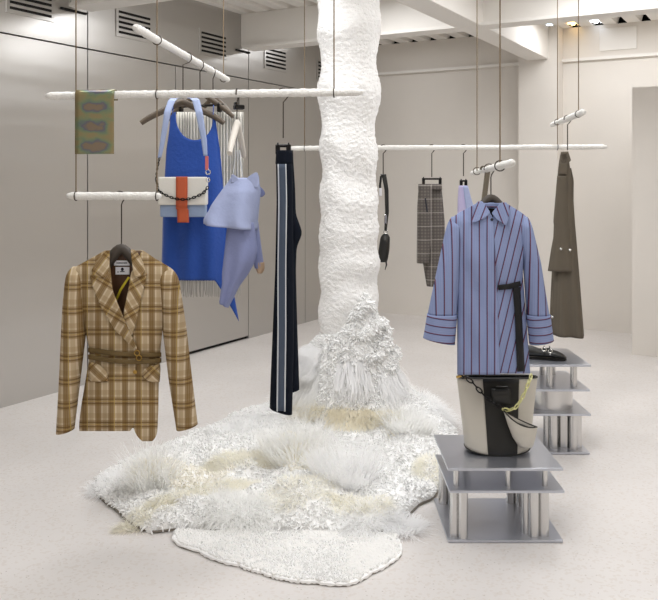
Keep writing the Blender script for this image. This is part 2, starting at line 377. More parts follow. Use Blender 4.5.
# steel clad left wall : panels with dark joints
rbox('wall_left', (XL-.2, YF, 0), (XL-.025, YB, ZC+.1), M['dark'], label='dark backing of the steel clad left wall', cat='wall')
sy = [-2.2, -.75, .28, 1.31, 2.35, 3.39, 4.42, 5.40, 6.45, 7.48, 8.5]; g = .004
k = 0
for i in range(len(sy)-1):
    y0, y1 = sy[i]+g, sy[i+1]-g
    lowz = .028 if abs(sy[i]-5.40) < .01 else 0
    nm = 'door_1' if lowz else 'trim_%d' % (20+i)
    rbox(nm, (XL-.03, y0, lowz), (XL, y1, 2.43-g), M['steel'], bevel=.002, label=('flush brushed steel door leaf with a dark gap below' if lowz else 'brushed steel wall panel'), cat='door' if lowz else 'panel')
    if i % 2 == 0: rbox('trim_%d' % (40+i), (XL-.03, y0, 2.43+g), (XL, sy[min(i+2, len(sy)-1)]-g, ZC), M['steel'], bevel=.002, label='upper brushed steel band above the wall panels', cat='panel')
# the vents
vl = ['leftmost, cut by the top edge', 'behind the raised end of the slanting rail', 'second right of the slanting rail end', 'just left of the textile column', 'half hidden behind the textile column']
vlab = ['slotted air vent high on the steel wall, leftmost and cut by the picture top', 'slotted air vent on the steel wall near the raised end of the slanting rail',
        'slotted air vent above the lower end of the slanting rail', 'small slotted air vent on the steel wall under the rear beam, left of the column', 'slotted air vent on the steel wall peeking out at the column edge']
for i in range(5):
    y0 = 3.71+i*1.003; e = empty('air_vent', RW(XL+.004, y0+.19, 2.68), vlab[i], 'vent', 'air vents in a row on the steel wall', rz=-RA)
    b = MB(); b.box((0, 0, 0), (.008, .40, .225)); b.build('backplate', M['steel'], e, smooth=False, bevel=.001)
    b = MB()
    for j in range(5): b.box((.0065, 0, .077-j*.0385), (.006, .345, .017))
    b.build('slots', M['dark'], e, smooth=False)
# lamps shining between the ribs at the back wall
for i, (px, c, lab) in enumerate(((555, (225, 240, 255), 'small cool white lamp between ceiling ribs, left of three above the pilaster side'), (577, (255, 214, 140), 'small warm yellow lamp between ceiling ribs, middle of the three'), (600, (232, 242, 255), 'small cool white lamp between ceiling ribs, right of three'))):
    t = (px-HX)/F; yy = 8.38; D = yy/(math.cos(RA)+math.sin(RA)*t); xr = D*(t*math.cos(RA)-math.sin(RA))
    xr = -2.17+per*i
    e = empty('ceiling_lamp', RW(xr, yy, 3.03), lab, 'lamp', 'lamps between the ceiling ribs', rz=-RA)
    b = MB(); b.box((0, 0, .02), (.16, .16, .02), bev=.004); b.build('housing', M['white_paint'], e, smooth=False)
    b = MB(); b.box((0, 0, .004), (.13, .13, .008)); b.build('lens', mat('lamp_glow_%d' % i, c, .5, emit=9), e, smooth=False)
    for sx in (-.03, .03): b = MB(); b.cyl((sx, 0, -.012), (sx, 0, 0), .012, 10); b.build('bulb_cap', M['hanger_dark'], e)

# ================================================================== RAILS AND CABLES
RB = .0155
def rail(name, p0, p1, label, r=RB):
    d = (p1-p0); n = max(12, int(d.length/.012)); mb = MB(); pts = []; rr = []
    for i in range(n+1):
        p = p0+d*i/n; pts.append(p+Vector((0, noise.noise(p*9)*.0015, noise.noise(p*11+Vector((5, 0, 0)))*.0015)))
        endf = min(1, .55+.45*min(i, n-i)/2.)
        rr.append(r*endf*(1+.10*noise.noise(p*60)+.06*math.sin(i*1.9)))
    mb.tube(pts, rr, 14); o = mb.build(name, M['terry_bar'], angle=0); return tag(o, label, 'rail', 'white wrapped hanging rails')
def along(px0, D0, px, ang):     # depth on a line through (px0,D0) heading at bar angle
    X0 = (px0-HX)/F*D0; t = (px-HX)/F; dx, dy = math.cos(ang), -math.sin(ang)
    s = (t*D0-X0)/(dx-t*dy); return D0+s*dy
def Dl(px): return along(157, 3.3, px, BA)
ZL = 1.45+(HY-94.5)*3.3/F; ZJ = 1.45-(196-HY)*3.32/F; ZD = 1.45+.569; ZF = 1.45+(HY-147.5)*5.25/F; ZS = 1.45+.065; ZR = 1.45+62*5.2/F
def XZ(px, D, Z): return Vector(((px-HX)/F*D, D, Z))
def Df(px): return along(557, 5.2, px, BA)
rail('hanging_rail', XZ(46, Dl(46), ZL), XZ(363, Dl(363), ZL), 'long white wrapped rail in front of the column holding the jeans')
rail('hanging_rail', XZ(67, Dl(67), ZJ), XZ(161, Dl(161), ZJ), 'short white wrapped rail above the plaid blazer')
rail('hanging_rail', XZ(134.5, .569*F/157, ZD), XZ(228, .569*F/104, ZD), 'white wrapped rail slanting up at left, holding the blue dress', r=.0155)
rail('hanging_rail', XZ(290, Df(290), ZF), XZ(607, Df(607), ZF), 'long white wrapped rail passing behind the column')
rail('hanging_rail', XZ(472, .065*F/11, ZS), XZ(512.5, .065*F/21.2, ZS), 'short white wrapped rail above the striped shirt dress', r=.0125)
rail('hanging_rail', XZ(552, (ZR-H)*F/59, ZR), XZ(583.5, (ZR-H)*F/72, ZR), 'short white wrapped rail above the brown tweed skirt', r=.017)
def cable(px, D, zs, label, r=.0027):
    e = empty('suspension_cable', XZ(px, D, zs[-1]), label, 'cable', 'suspension cables of the rails'); b = MB()
    b.cyl((0, 0, 0), (0, 0, ZC+.03-zs[-1]), r, 8); b.build('rope', M['rope'], e)
    for z, ax in zs_axes(zs): b = MB(); b.ring((0, 0, z-zs[-1]), ax, .0185, .0022); b.build('rail_loop', M['wire'], e)
    return e
def zs_axes(zs): return [(z, (math.cos(BA), -math.sin(BA), 0) if z not in (ZD, ZS, ZR) else (math.sin(BA), math.cos(BA), 0)) for z in zs]
cable(76, Dl(76), [ZJ], 'tan cable at far left, passing the iridescent sheet to the blazer rail')
cable(157, 3.3, [ZD, ZL, ZJ], 'tan cable carrying slanting rail, long rail and blazer rail')
cable(223.5, .569*F/105.5, [ZD], 'tan cable at the lower end of the slanting rail')
cable(334, Dl(334), [ZL], 'tan cable hanging in front of the column')
cable(304.5, Df(304.5), [ZF], 'thin cable just left of the column holding the far rail')
cable(477, .065*F/13, [ZS], 'left one of two cables above the striped dress')
cable(500, .065*F/18.2, [ZS], 'right one of two cables above the striped dress')
cable(557.5, 5.2, [ZR, ZF], 'left one of two cables above the tweed skirt, reaching the far rail')
cable(578.5, (ZR-H)*F/70, [ZR], 'right one of two cables above the tweed skirt')

# ------------------------------------------------------------------ hangers (origin at rail centre)
def hanger(bar, drop, label, width=.40, rz=0, m='wood', slope=.30, hookm='wire', thick=.011, barclip=None, offx=0, r=.0025, flatlen=0, group='clothes hangers'):
    e = empty('clothes_hanger', bar, label, 'hanger', group, rz=0)
    R = Matrix.Rotation(rz, 3, 'Z'); b = MB(); c = .021
    # hook : loop over the rail then down
    pts = [R @ Vector((0, 0, 0))]
    pts = [Vector((-c*math.cos(a)*1, 0, c*math.sin(a)*.9)) for a in np.linspace(-.35, PI*.95, 12)]
    pts += [Vector((c*.95, 0, -.012)), Vector((c*.55, 0, -.024)), Vector((offx, 0, -.036)), Vector((offx, 0, -drop))]
    b.tube([R @ p for p in pts], r, 7); b.build('hook', M[hookm], e)
    b = MB(); n = 18; L = []
    if m:
        for i in range(-n, n+1):
            t = i/n; xx = t*width/2; zz = -drop-.008-(slope*(math.sqrt(xx*xx+.0006)-.0245) if flatlen else slope*width/2*abs(t)**1.0+.012*abs(t)**6)
            L.append(R @ Vector((offx+xx, -.012*t*t if rz == 0 else 0, zz)))
        rad = [thick*(1.0-.25*abs(i/n)**3) for i in range(-n, n+1)]
        b.tube(L, rad, 10, up=(0, 0, 1), flat=1.25); b.build('shoulder_bar', M[m], e)
    if barclip:
        w, dz = barclip; b = MB(); b.cyl(R @ Vector((offx-w/2, 0, -drop-dz)), R @ Vector((offx+w/2, 0, -drop-dz)), .006, 8); b.build('clip_bar', M['black_metal'], e)
        for sx in (-.42, .42):
            b = MB(); b.box(R @ Vector((offx+sx*w, 0, -drop-dz-.014)), (.018, .022, .04), rz, bev=.003); b.ring(R @ Vector((offx+sx*w, 0, -drop-dz)), R @ Vector((1, 0, 0)), .010, .0035); b.build('clip', M['black_metal'], e)
    return e

# ================================================================== PLAID BLAZER
C = Cloth(122, 250, 3.32)
hanger(XZ(119.5, C.D, ZJ), ZJ-(C.loc.z+.012), 'dark wooden hanger inside the plaid blazer', width=.30, m='hanger_dark', slope=1.6, thick=.017, offx=.008, flatlen=.10)
J = empty('plaid_blazer', C.loc, 'tan and brown plaid belted blazer hanging at left', 'jacket')
T = ip((252, .022), (275, .05), (316, .075), (352, .060), (400, .08), (440, .088)); W = ip((252, 28), (270, 56), (300, 52), (316, 44), (352, 37.5), (440, 42)); CX = ip((252, 124), (350, 124.5), (440, 118))
def jb(px, py, off=0):
    d = (px-CX(py))/W(py); y = -T(py)*math.sqrt(max(.02, 1-d*d))
    y += .006*math.sin(px*.30+py*.02)*np.clip((py-362)/60, 0, 1)+.004*math.sin(px*.21-py*.09)*np.clip((py-290)/30, 0, 1)
    return y-off
uvj = lambda x, z: (x, z)
C.panel([(252.5, 104, 107), (257, 94, 108.5), (262, 86, 109.5), (270, 72, 110.5), (293, 75, 113), (316, 82, 123), (335, 87, 130), (349, 89.5, 136.5), (356, 90, 136.5), (380, 86, 136), (410, 81, 135.5), (425, 79.5, 134.5), (429, 79.5, 132), (431, 80, 130)], lambda a, b: jb(a, b, .007), 26, 60).build('front_panel', M['plaid'], J, solid=.004)
C.panel([(252.5, 141, 144), (258, 139, 154), (264, 138, 162), (271, 136, 173), (300, 130, 170), (325, 126, 163), (352, 122, 160), (356, 121, 160), (380, 124, 158.5), (410, 130, 158), (432, 134.5, 157), (438, 138, 155.5), (441, 142, 152)], lambda a, b: jb(a, b), 26, 60).build('front_panel', M['plaid'], J, solid=.004)
C.panel([(250.5, 105, 143), (258, 92, 154), (270, 70, 174), (316, 82, 162), (352, 90, 160), (428, 80, 156)], lambda a, b: -jb(a, b)*.8, 26, 50).build('back_panel', M['plaid'], J, solid=.004)
C.panel([(251, 106, 142), (262, 101, 147), (300, 92, 154), (352, 95, 154)], lambda a, b: .012+.0*b, 16, 20).build('lining', M['lining'], J, solid=.002)
# lapels
C.panel([(268, 103, 106), (275, 89.5, 110.5), (290, 94, 112.5), (302, 98.5, 117), (329, 114, 128), (347, 133, 136.5), (349.5, 136, 137)], lambda a, b: jb(a, b, .019), 12, 36, uv=lambda x, z: (x*.85-z*.5, x*.5+z*.85), sm=1).build('lapel', M['plaid'], J, solid=.006)
C.panel([(266, 136, 139), (273, 131, 147.5), (289, 128.5, 143.5), (310, 124, 138.5), (325, 124, 135.5), (335, 128, 132)], lambda a, b: jb(a, b, .012), 12, 36, uv=lambda x, z: (x*.85+z*.5, -x*.5+z*.85), sm=1).build('lapel', M['plaid'], J, solid=.006)
C.panel([(250.5, 107, 109.5), (254, 103, 109.5), (262, 96, 109.5), (271, 91.5, 108.5), (275.5, 94, 107), (277.5, 100, 106)], lambda a, b: jb(a, b, .024), 10, 24, uv=lambda x, z: (x*.8-z*.6, x*.6+z*.8), sm=1).build('collar', M['plaid'], J, solid=.006)
C.panel([(249.5, 131, 134), (253, 131, 138), (262, 132, 143), (271, 133, 145.5), (275, 134, 143), (277, 135, 139)], lambda a, b: jb(a, b, .02), 10, 24, uv=lambda x, z: (x*.8+z*.6, -x*.6+z*.8), sm=1).build('collar', M['plaid'], J, solid=.006)
# sleeves
C.tube([(267, 73, 77), (270, 69, 81), (276, 66.5, 85), (300, 64, 87), (335, 62, 85), (380, 60, 79.5), (431, 57, 73.5)], lambda py: -.01-.02*np.clip((py-300)/130, 0, 1), ip((267, .012), (276, .042), (300, .055), (431, .042)), nz=46, hem=lambda c: -2*c, wob=.03).build('sleeve', M['plaid'], J, solid=.004)
C.tube([(268, 164, 170), (272, 159, 175), (278, 159, 178), (300, 161.5, 181.5), (330, 163.5, 186), (380, 169.5, 191.5), (427, 177, 197)], lambda py: -.01-.02*np.clip((py-300)/130, 0, 1), ip((268, .012), (278, .042), (300, .055), (431, .042)), nz=46, hem=lambda c: -2.6*c, wob=.03).build('sleeve', M['plaid'], J, solid=.004)
# belt
for y0, y1, yr0, o in ((347.5, 352, 352.5, .018), (354.5, 359, 358, .022)):
    b = MB(); N = 40; a0 = 88.5; a1 = 161
    def fb(u, v, y0=y0, yr0=yr0, o=o):
        px = a0+(a1-a0)*u; py = y0+(yr0-y0)*u*1.0+4.6*v+3.2*math.sin(PI*u)*(.6 if o < .02 else 1)
        return C.pt(px, py, jb(px, py, o)), (u, v)
    b.grid(N, 3, fb); b.build('belt', M['belt'], J, solid=.004)
for a_, c_, o_ in ((139, 358, .03), (137, 353, .028)): b = MB(); b.ring(C.pt(a_, c_, jb(a_, c_, o_)), (0, 1, 0), .010, .0021); b.build('buckle', M['gold'], J)
for q in ([(362, 90, 93), (365, 89, 100), (372, 89, 107.5), (380, 89.5, 108), (381.5, 92, 107)], [(364, 155, 159.5), (367, 147, 160), (371, 142, 160), (379, 143, 159.5), (382, 152, 159)]):
    C.panel(q, lambda a, b: jb(a, b, .015), 10, 12, uv=lambda x, z: (x*.7+z*.7, -x*.7+z*.7), sm=1).build('pocket_flap', M['plaid'], J, solid=.005)
b = MB(); b.ball(C.pt(135, 372, jb(135, 372, .014)), (.008, .004, .008)); b.build('button', M['gold'], J)
for (y0, y1, x0, x1) in ((260.5, 265.5, 114, 129.5), (267, 274.5, 115.5, 129.5)):
    b = MB(); b.box(C.pt((x0+x1)/2, (y0+y1)/2, .006), ((x1-x0)*C.k, .002, (y1-y0)*C.k)); lo = b.build('neck_label', M['label'], J, smooth=False)
    b = MB()
    if y0 < 264:
        for q in range(9): b.box(C.pt(117+q*1.2, 263, .0045), (.0032, .001, .0055))
    else:
        b.ball(C.pt(122.3, 269.3, .0042), (.006, .0012, .007)); b.box(C.pt(122.3, 271.6, .0042), (.018, .001, .003)); b.box(C.pt(118, 272, .0042), (.004, .001, .004))
    b.build('label_mark', M['ink'], lo)
b = MB(); b.tube([C.pt(129, 277, -.006), C.pt(125, 283, -.012), C.pt(120.5, 290, -.014), C.pt(117, 298, -.006), C.pt(115, 303, .002)], [.005]*5, 6, flat=.3, up=(0, 1, 0)); b.build('hanging_loop', M['yellow_tape'], J)

# ================================================================== STRIPED SHIRT DRESS
C2 = Cloth(491, 203, 3.47)
hanger(XZ(489, 3.5, ZS), ZS-(C2.loc.z+.026), 'dark wooden hanger inside the striped shirt dress', width=.30, m='hanger_dark', slope=1.5, thick=.015, offx=.008, flatlen=.10)
S = empty('shirt_dress', C2.loc, 'blue shirt dress with dark red pinstripes and black ribbon belt', 'dress')
T2 = ip((200, .022), (222, .05), (260, .075), (290, .066), (372, .085)); W2 = ip((200, 20), (222, 42), (245, 38), (275, 34), (372, 37)); CX2 = ip((200, 491), (275, 490), (372, 494))
def db(px, py, off=0):
    d = (px-CX2(py))/W2(py); y = -T2(py)*math.sqrt(max(.02, 1-d*d))
    y += .007*math.sin(px*.33+py*.01)*np.clip((py-280)/70, 0, 1)+.003*math.sin(px*.25-py*.1)
    return y-off
C2.panel([(203.5, 478, 483), (208, 468, 487), (213, 459, 490), (219, 450.5, 493.5), (232, 452, 494), (255, 456, 495), (275, 457.5, 496), (320, 458, 498), (374.5, 457.5, 500)], lambda a, b: db(a, b, .007), 30, 60).build('front_panel', M['stripe'], S, solid=.003)
C2.panel([(203.5, 500, 505), (208, 496, 514), (213, 494, 522), (219, 493, 529), (232, 493, 527), (255, 494, 523.5), (275, 495, 522.5), (320, 497, 526), (373.5, 499, 530)], lambda a, b: db(a, b), 30, 60, uv=lambda x, z: (x-.24*z, z)).build('front_panel', M['stripe'], S, solid=.003)
C2.panel([(202.5, 478, 505), (208, 468, 514), (219, 450, 529), (255, 456, 524), (275, 457.5, 522), (370, 457.5, 529)], lambda a, b: -db(a, b)*.8, 26, 50).build('back_panel', M['stripe'], S, solid=.003)
C2.panel([(203.5, 482, 502), (209, 482, 502), (216, 484, 500), (222, 488, 497)], lambda a, b: .006, 8, 8).build('neck_label', M['black_cloth'], S, solid=.002)
C2.panel([(203, 481, 503), (208.5, 481, 503)], lambda a, b: .002, 8, 4, uv=lambda x, z: (z, x)).build('collar_stand', M['stripe'], S, solid=.004)
C2.panel([(201.5, 478, 482), (206, 474, 486), (213, 473, 490.5), (218, 472.3, 484.5), (222.5, 472.3, 475)], lambda a, b: db(a, b, .020), 12, 24, uv=lambda x, z: (x*.93-z*.35, z), sm=1).build('collar', M['stripe'], S, solid=.004)
C2.panel([(202.5, 502, 506), (206, 498, 508.5), (213, 491.5, 509), (219, 496, 508), (225, 505, 506.5)], lambda a, b: db(a, b, .017), 12, 24, uv=lambda x, z: (x*.93+z*.35, z), sm=1).build('collar', M['stripe'], S, solid=.004)
b = MB(); b.ball(C2.pt(492, 219.5, db(492, 219.5, .014)), (.006, .003, .006)); b.build('button', M['ink'], S)
dpt = ip((215, .012), (226, .045), (260, .055), (345, .05))
for rows, cr, sg in (([(217, 452, 457), (221, 449, 462), (230, 446, 464), (262, 439, 461), (290, 433, 459), (314.5, 428, 456.5)], [(314, 427.5, 457), (341, 423.5, 454.5)], 1), ([(217, 522, 527), (221, 518, 530), (230, 517, 532.5), (262, 523.5, 540), (290, 525.5, 544.5), (315, 527, 549)], [(314.5, 526.5, 549.5), (342, 530, 553)], -1)):
    C2.tube(rows, lambda py: -.012*np.clip((py-220)/60, 0, 1), dpt, nz=40, wob=.04, uv=None).build('sleeve', M['stripe'], S, solid=.003)
    tb = C2.tube(cr, -.012, .055, nz=14, hem=lambda c, sg=sg: 3.2*c*sg*(1 if sg > 0 else 1.0)*(1 if sg > 0 else .7), sm=0)
    # cuff: stripes run round
    tb.uv = [(v*1.0+.11*sg*(p[0]) , u) for (u, v), p in zip(tb.uv, tb.v)]
    tb.build('cuff', M['stripe'], S, solid=.004)
def ribbon(c, bfn, pts, w, off, name, m, par):
    b = MB(); N = 24
    def f(u, v):
        px = np.interp(u, np.linspace(0, 1, len(pts)), [p[0] for p in pts]); py = np.interp(u, np.linspace(0, 1, len(pts)), [p[1] for p in pts])
        d = Vector((pts[-1][0]-pts[0][0], pts[-1][1]-pts[0][1])).normalized(); px -= d.y*(v-.5)*w; py += d.x*(v-.5)*w
        return c.pt(px, py, bfn(px, py, off)), (u, v)
    b.grid(N, 3, f); return b.build(name, m, par, solid=.004)
ribbon(C2, db, [(498, 287.5), (509, 286.5), (520.5, 283.5)], 5.2, .012, 'ribbon_belt', M['black_cloth'], S)
ribbon(C2, db, [(516.5, 287), (518.5, 320), (521, 371.5)], 7, .012, 'ribbon_tail', M['black_cloth'], S)

# olive strap on the dress rail
b = MB(); Dk = .065*F/14.2; p = XZ(485, Dk, ZS)
def strapfn(u, v):
    a = u*2
    if u < .25: q = (-.016*math.cos(PI*u/.25*.0)+.0, 0)
    z = .017*math.sin(PI*min(u/.3, 1)) if u < .3 else -(u-.3)/.7*.17
    x = -.018*math.cos(PI*min(u/.3, 1)) if u < .3 else .018-.03*(u-.3)/.7
    return Vector((x, (v-.5)*.03, z)), (u, v)
b.grid(40, 3, strapfn); o = b.build('hanging_strap', M['olive'], None, solid=.004, loc=p, rz=-BA-.9); tag(o, 'narrow olive strap looped over the rail above the striped dress', 'strap')

# ================================================================== JEANS
Dj = Dl(284); C3 = Cloth(285, 152, Dj)
he = hanger(XZ(283, Dj, ZL), .175, 'wire hook with black clips holding the dark jeans', m=None, offx=.001, barclip=(.05, .03), group=None)
Jn = empty('trousers', C3.loc, 'dark navy jeans with grey side stripe, hanging folded from long rail', 'trousers')
jy = lambda px, py: -.03*math.sqrt(max(0.03, 1-((px-281.5)/13)**2))-.012+.003*math.sin(px*.9+py*.02)
C3.tube([(151.5, 277, 291), (165, 276.3, 292), (200, 277, 292.5), (270, 275.5, 293), (330, 273, 293.5), (380, 271, 292.5), (411, 270, 291.7)], -.012, ip((151, .02), (200, .028), (411, .034)), nz=60, hem=lambda c: 3.4*c, wob=.05).build('front_leg', M['denim'], Jn, solid=.003)
C3.tube([(153, 283, 292.5), (188, 284, 294.8), (214, 285, 295.5), (233, 284, 302.3), (247, 283, 296.3), (270, 283, 295.5), (330, 284, 297), (391, 283, 299)], .028, ip((151, .018), (233, .026), (390, .03)), nz=60, wob=.05, hem=lambda c: -1.5*c, sm=1).build('rear_leg', M['denim'], Jn, solid=.003)
def jfront(rows, off):
    R = ip((151.5, .02), (200, .028), (411, .034)); cxf = ip((151.5, 284), (200, 284.7), (270, 284.2), (330, 283.2), (411, 281)); hwf = ip((151.5, 7.2), (200, 7.8), (270, 8.8), (330, 10.2), (411, 10.8))
    return lambda px, py: -.012-R(py)*math.sqrt(max(0, 1-((px-cxf(py))/hwf(py))**2))-off
C3.panel([(164, 278.3, 285.7), (200, 279, 286.5), (270, 278, 286.3), (330, 278, 286.5), (411, 277, 285.5)], jfront(0, .004), 8, 50).build('side_stripe', M['denim_side'], Jn, solid=.002)
for w in (0, 7.6):
    C3.panel([(164, 277.7+w, 278.7+w), (200, 278.4+w, 279.5+w), (270, 277.5+w, 278.6+w), (330, 277.5+w, 278.7+w), (411.5, 276.5+w, 277.8+w)], jfront(0, .006), 2, 50).build('white_binding', M['white_cloth'], Jn, solid=.002)
C3.tube([(150.5, 276.6, 292.6), (164, 275.9, 293)], -.002, .032, nz=6).build('waistband', M['denim'], Jn, solid=.004)

# ================================================================== IRIDESCENT SHEET over the long rail
Ds = Dl(96); b = MB(); hw = .08
def sheet(u, v):
    s = v*1.0; r = RB+.006
    if s < .5: z = -.245*(1-s/.46) if s < .46 else 0; a = 0
    L1 = .235; tot = L1+PI*r+.02; d = s*tot
    if d < L1: y, z = -r, -(L1-d)
    elif d < L1+PI*r: a = (d-L1)/r; y, z = -r*math.cos(a), r*math.sin(a)
    else: y, z = r, -(d-L1-PI*r)
    return Vector(((u-.5)*2*hw, y, z)), (u, v)
b.grid(8, 60, sheet); o = b.build('iridescent_sheet', M['film'], solid=.0015, loc=XZ(96.5, Ds, ZL), rz=-BA)
tag(o, 'iridescent green and purple plastic sheet folded over the long rail', 'sheet')

# ================================================================== GROUP ON THE SLANTING RAIL
def onD(px): # point on slanting rail
    p0 = XZ(134.5, .569*F/157, ZD); p1 = XZ(228, .569*F/104, ZD)
    t = (px-HX)/F; s = (t*p0.y-p0.x)/((p1.x-p0.x)-t*(p1.y-p0.y)); return p0+(p1-p0)*s
hb = onD(187); Db = hb.y; Cb = Cloth(183, 100, Db)
hanger(hb, hb.z-Cb.loc.z-.0, 'grey-brown wooden hanger carrying the blue dress and bag strap', width=.37, m='wood', slope=.46, thick=.012, offx=Cb.loc.x-hb.x)
B = empty('blue_dress', Cb.loc, 'cobalt blue sleeveless dress with uneven hem on a wooden hanger', 'dress')
Tb = ip((105, .012), (140, .035), (200, .05), (285, .05)); 
def bb(px, py, off=0, sgn=1):
    hwf = ip((105, 22), (150, 27), (200, 31), (285, 34)); cf = ip((105, 191), (150, 191), (200, 193), (285, 194.5))
    d = (px-cf(py))/hwf(py); y = -Tb(py)*math.sqrt(max(.02, 1-d*d))*sgn
    return y+.008*math.sin(px*.28+1+py*.005)*np.clip((py-150)/80, 0, 1)-off
# front panel with scoop neck built as left strap, right strap and body
C = Cb
def scoop(px): return 113+27*math.sqrt(max(0, 1-((px-194)/18.5)**2)) if 175.5 < px < 212.5 else 113
bdy = MB()
def bfront(u, v):
    sx = u
    xtop = 170.5+(214.5-170.5)*u; top = scoop(xtop) if 175.5 < xtop < 212.5 else np.interp(xtop, [170.5, 175, 212.5, 214.5], [116, 112, 112, 116])
    bot = 280.5+(0 if u < .76 else (41*((u-.76)/.24)**1.2)); py = top+(bot-top)*v
    xl = np.interp(py, [114, 130, 150, 200, 283], [170.5, 169.5, 166.5, 163.5, 161.5]); xr = np.interp(py, [113, 130, 150, 200, 283, 322], [214.5, 217, 220, 224, 232, 239])
    px = xl+(xr-xl)*u
    return C.pt(px, py, bb(px, py)), (px*C.k, py*C.k)
bdy.grid(44, 50, bfront); bdy.build('front_panel', M['blue'], B, solid=.004)
C.panel([(141, 168.5, 217.5), (150, 166.5, 220), (200, 163.5, 224), (279, 162, 230)], lambda a, b: bb(a, b, 0, -1), 24, 30).build('back_panel', M['blue'], B, solid=.004)
for x0, x1 in ((172.3, 173), (213, 213.5)):
    b = MB(); b.tube([C.pt(x0, 118, -.012), C.pt(x1, 108, -.014), C.pt(x1, 105.5, 0), C.pt(x1, 109, .014), C.pt(x0, 119, .012)], .004, 8, flat=.5); b.build('shoulder_strap', M['blue'], B)
# bag hanging from the same hanger
Dg = Db-.12; Cg = Cloth(183, 178, Dg)
G = empty('shoulder_bag', Cg.loc, 'white and grey-blue shoulder bag with orange strip and black chain', 'bag')
b = MB(); q = Cg
def rnd(x0, y0, x1, y1, bow=0):
    pts = [(x0, y0), (x1, y0), (x1, y1)]+[(x1+(x0-x1)*i/8, y1+bow*math.sin(PI*i/8)) for i in range(1, 8)]+[(x0, y1)]
    return [(q.x(a), q.z(c)) for a, c in pts][::-1]
b.poly(rnd(160.5, 180, 206, 217, 0), -.012, .035); b.build('body', M['bag_blue'], G, smooth=False, bevel=.005)
b = MB(); b.poly(rnd(159, 177, 207, 205, 0), -.024, .037); b.build('flap', M['bag_white'], G, smooth=False, bevel=.006)
b = MB()
def tongue(u, v):
    px = 176+11.5*u+(1.5*v if v > .7 else 0); py = 176.6+46*v; y = -.029 if py < 205 else -.029+(.010*min(1, (py-205)/3))
    return q.pt(px, py, y), (u, v)
b.grid(4, 40, tongue); b.build('orange_strip', M['orange'], G, solid=.004)
b = MB()
def chain(b, pts, n, R, r, el=1.5):
    pts = [Vector(p) for p in pts]; L = [0]
    for i in range(1, len(pts)): L.append(L[-1]+(pts[i]-pts[i-1]).length)
    for i in range(n):
        s = L[-1]*(i+.5)/n; p = Vector([np.interp(s, L, [w[c] for w in pts]) for c in range(3)]); e = s+.004
        p2 = Vector([np.interp(min(e, L[-1]), L, [w[c] for w in pts]) for c in range(3)]); p1 = Vector([np.interp(max(s-.004, 0), L, [w[c] for w in pts]) for c in range(3)])
        t = (p2-p1).normalized(); a = Vector((0, -1, 0)) if i % 2 else Vector((0, -1, 0)).cross(t).normalized()
        a = (a-t*a.dot(t)).normalized()
        if i % 2 == 0: a = (a*.75+Vector((0, -1, 0))*.66); a = (a-t*a.dot(t)).normalized()
        b.tube([p+t*R*el*math.cos(w)+a*R*math.sin(w) for w in np.linspace(0, 2*PI, 14, endpoint=False)], r, 6, closed=True)
pc = [q.pt(157, 189, -.02)]+[q.pt(157+51*i/12, 189+10.5*math.sin(PI*i/12)**.8, -.036) for i in range(1, 12)]+[q.pt(208, 187, -.02)]
chain(b, pc, 21, .0058, .0022); b.build('chain', M['black_metal'], G)
for sg, pts in ((0, [(171.5, 101, -.0), (167.5, 112, -.03), (162, 145, -.03), (159.5, 158, -.028)]), (1, [(196, 100.5, 0), (199, 112, -.03), (204, 140, -.03), (205.5, 156, -.028)])):
    b = MB(); pp = [q.pt(p[0], p[1], p[2]) for p in pts]
    if sg == 0: top = [q.pt(177, 98, .10), q.pt(174, 98.3, .05)]
    else: top = [q.pt(190.5, 98, .10), q.pt(193.5, 98.4, .05)]
    pp = top+pp; ww = [3.4, 3.6, 3.6, 3.3, 2.3, 1.8] if sg == 0 else [3.6, 3.9, 3.9, 3.6, 2.8, 2.0]
    # flat strap
    P5 = []; N = 40; Ls = np.linspace(0, 1, len(pp))
    def sf(u, v, pp=pp, ww=ww, Ls=Ls):
        p = Vector([np.interp(v, Ls, [w[c] for w in pp]) for c in range(3)]); w = np.interp(v, Ls, ww)*q.k
        return p+Vector(((u-.5)*2*w, 0, 0)), (u, v)
    b.grid(3, N, sf); b.build('strap', M['strap_lav'], G, solid=.003)
b = MB(); chain(b, [q.pt(159.5, 158, -.028), q.pt(157, 170, -.026), q.pt(156, 181, -.02), q.pt(158.5, 187, -.02)], 12, .005, .002); b.build('chain_end', M['black_metal'], G)
b = MB(); b.box(q.pt(206.8, 163, -.026), (.014, .006, .06), bev=.002); b.build('strap_patch', M['pink'], G)
for yy_, r_ in ((172, .010), (180, .008)): b = MB(); b.ring(q.pt(208, yy_, -.025), (0, 1, 0), r_, .0023); b.build('ring', M['silver'], G)

# pale pleated skirt behind
hs = onD(200); Dk2 = hs.y; Ck = Cloth(207, 112, Dk2)
hanger(hs, hs.z-(1.45+(HY-90)*Dk2/F), 'second wooden hanger, behind the blue dress, with black skirt clips', width=.37, m='wood', slope=.62, rz=-.45, thick=.011, barclip=(.26, .075))
K = empty('pleated_skirt', Ck.loc, 'sheer pale pleated skirt with grey fringe behind the blue dress', 'skirt')
kb = lambda a, b: .012*math.cos(a*.9)*np.clip((b-108)/60, .25, 1)
C = Ck
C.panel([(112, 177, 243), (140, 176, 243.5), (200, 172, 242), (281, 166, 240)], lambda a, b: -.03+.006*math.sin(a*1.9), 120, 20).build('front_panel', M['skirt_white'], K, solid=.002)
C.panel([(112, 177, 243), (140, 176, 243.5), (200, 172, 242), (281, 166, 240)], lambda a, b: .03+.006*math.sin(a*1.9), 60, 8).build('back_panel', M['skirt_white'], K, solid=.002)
b = MB()
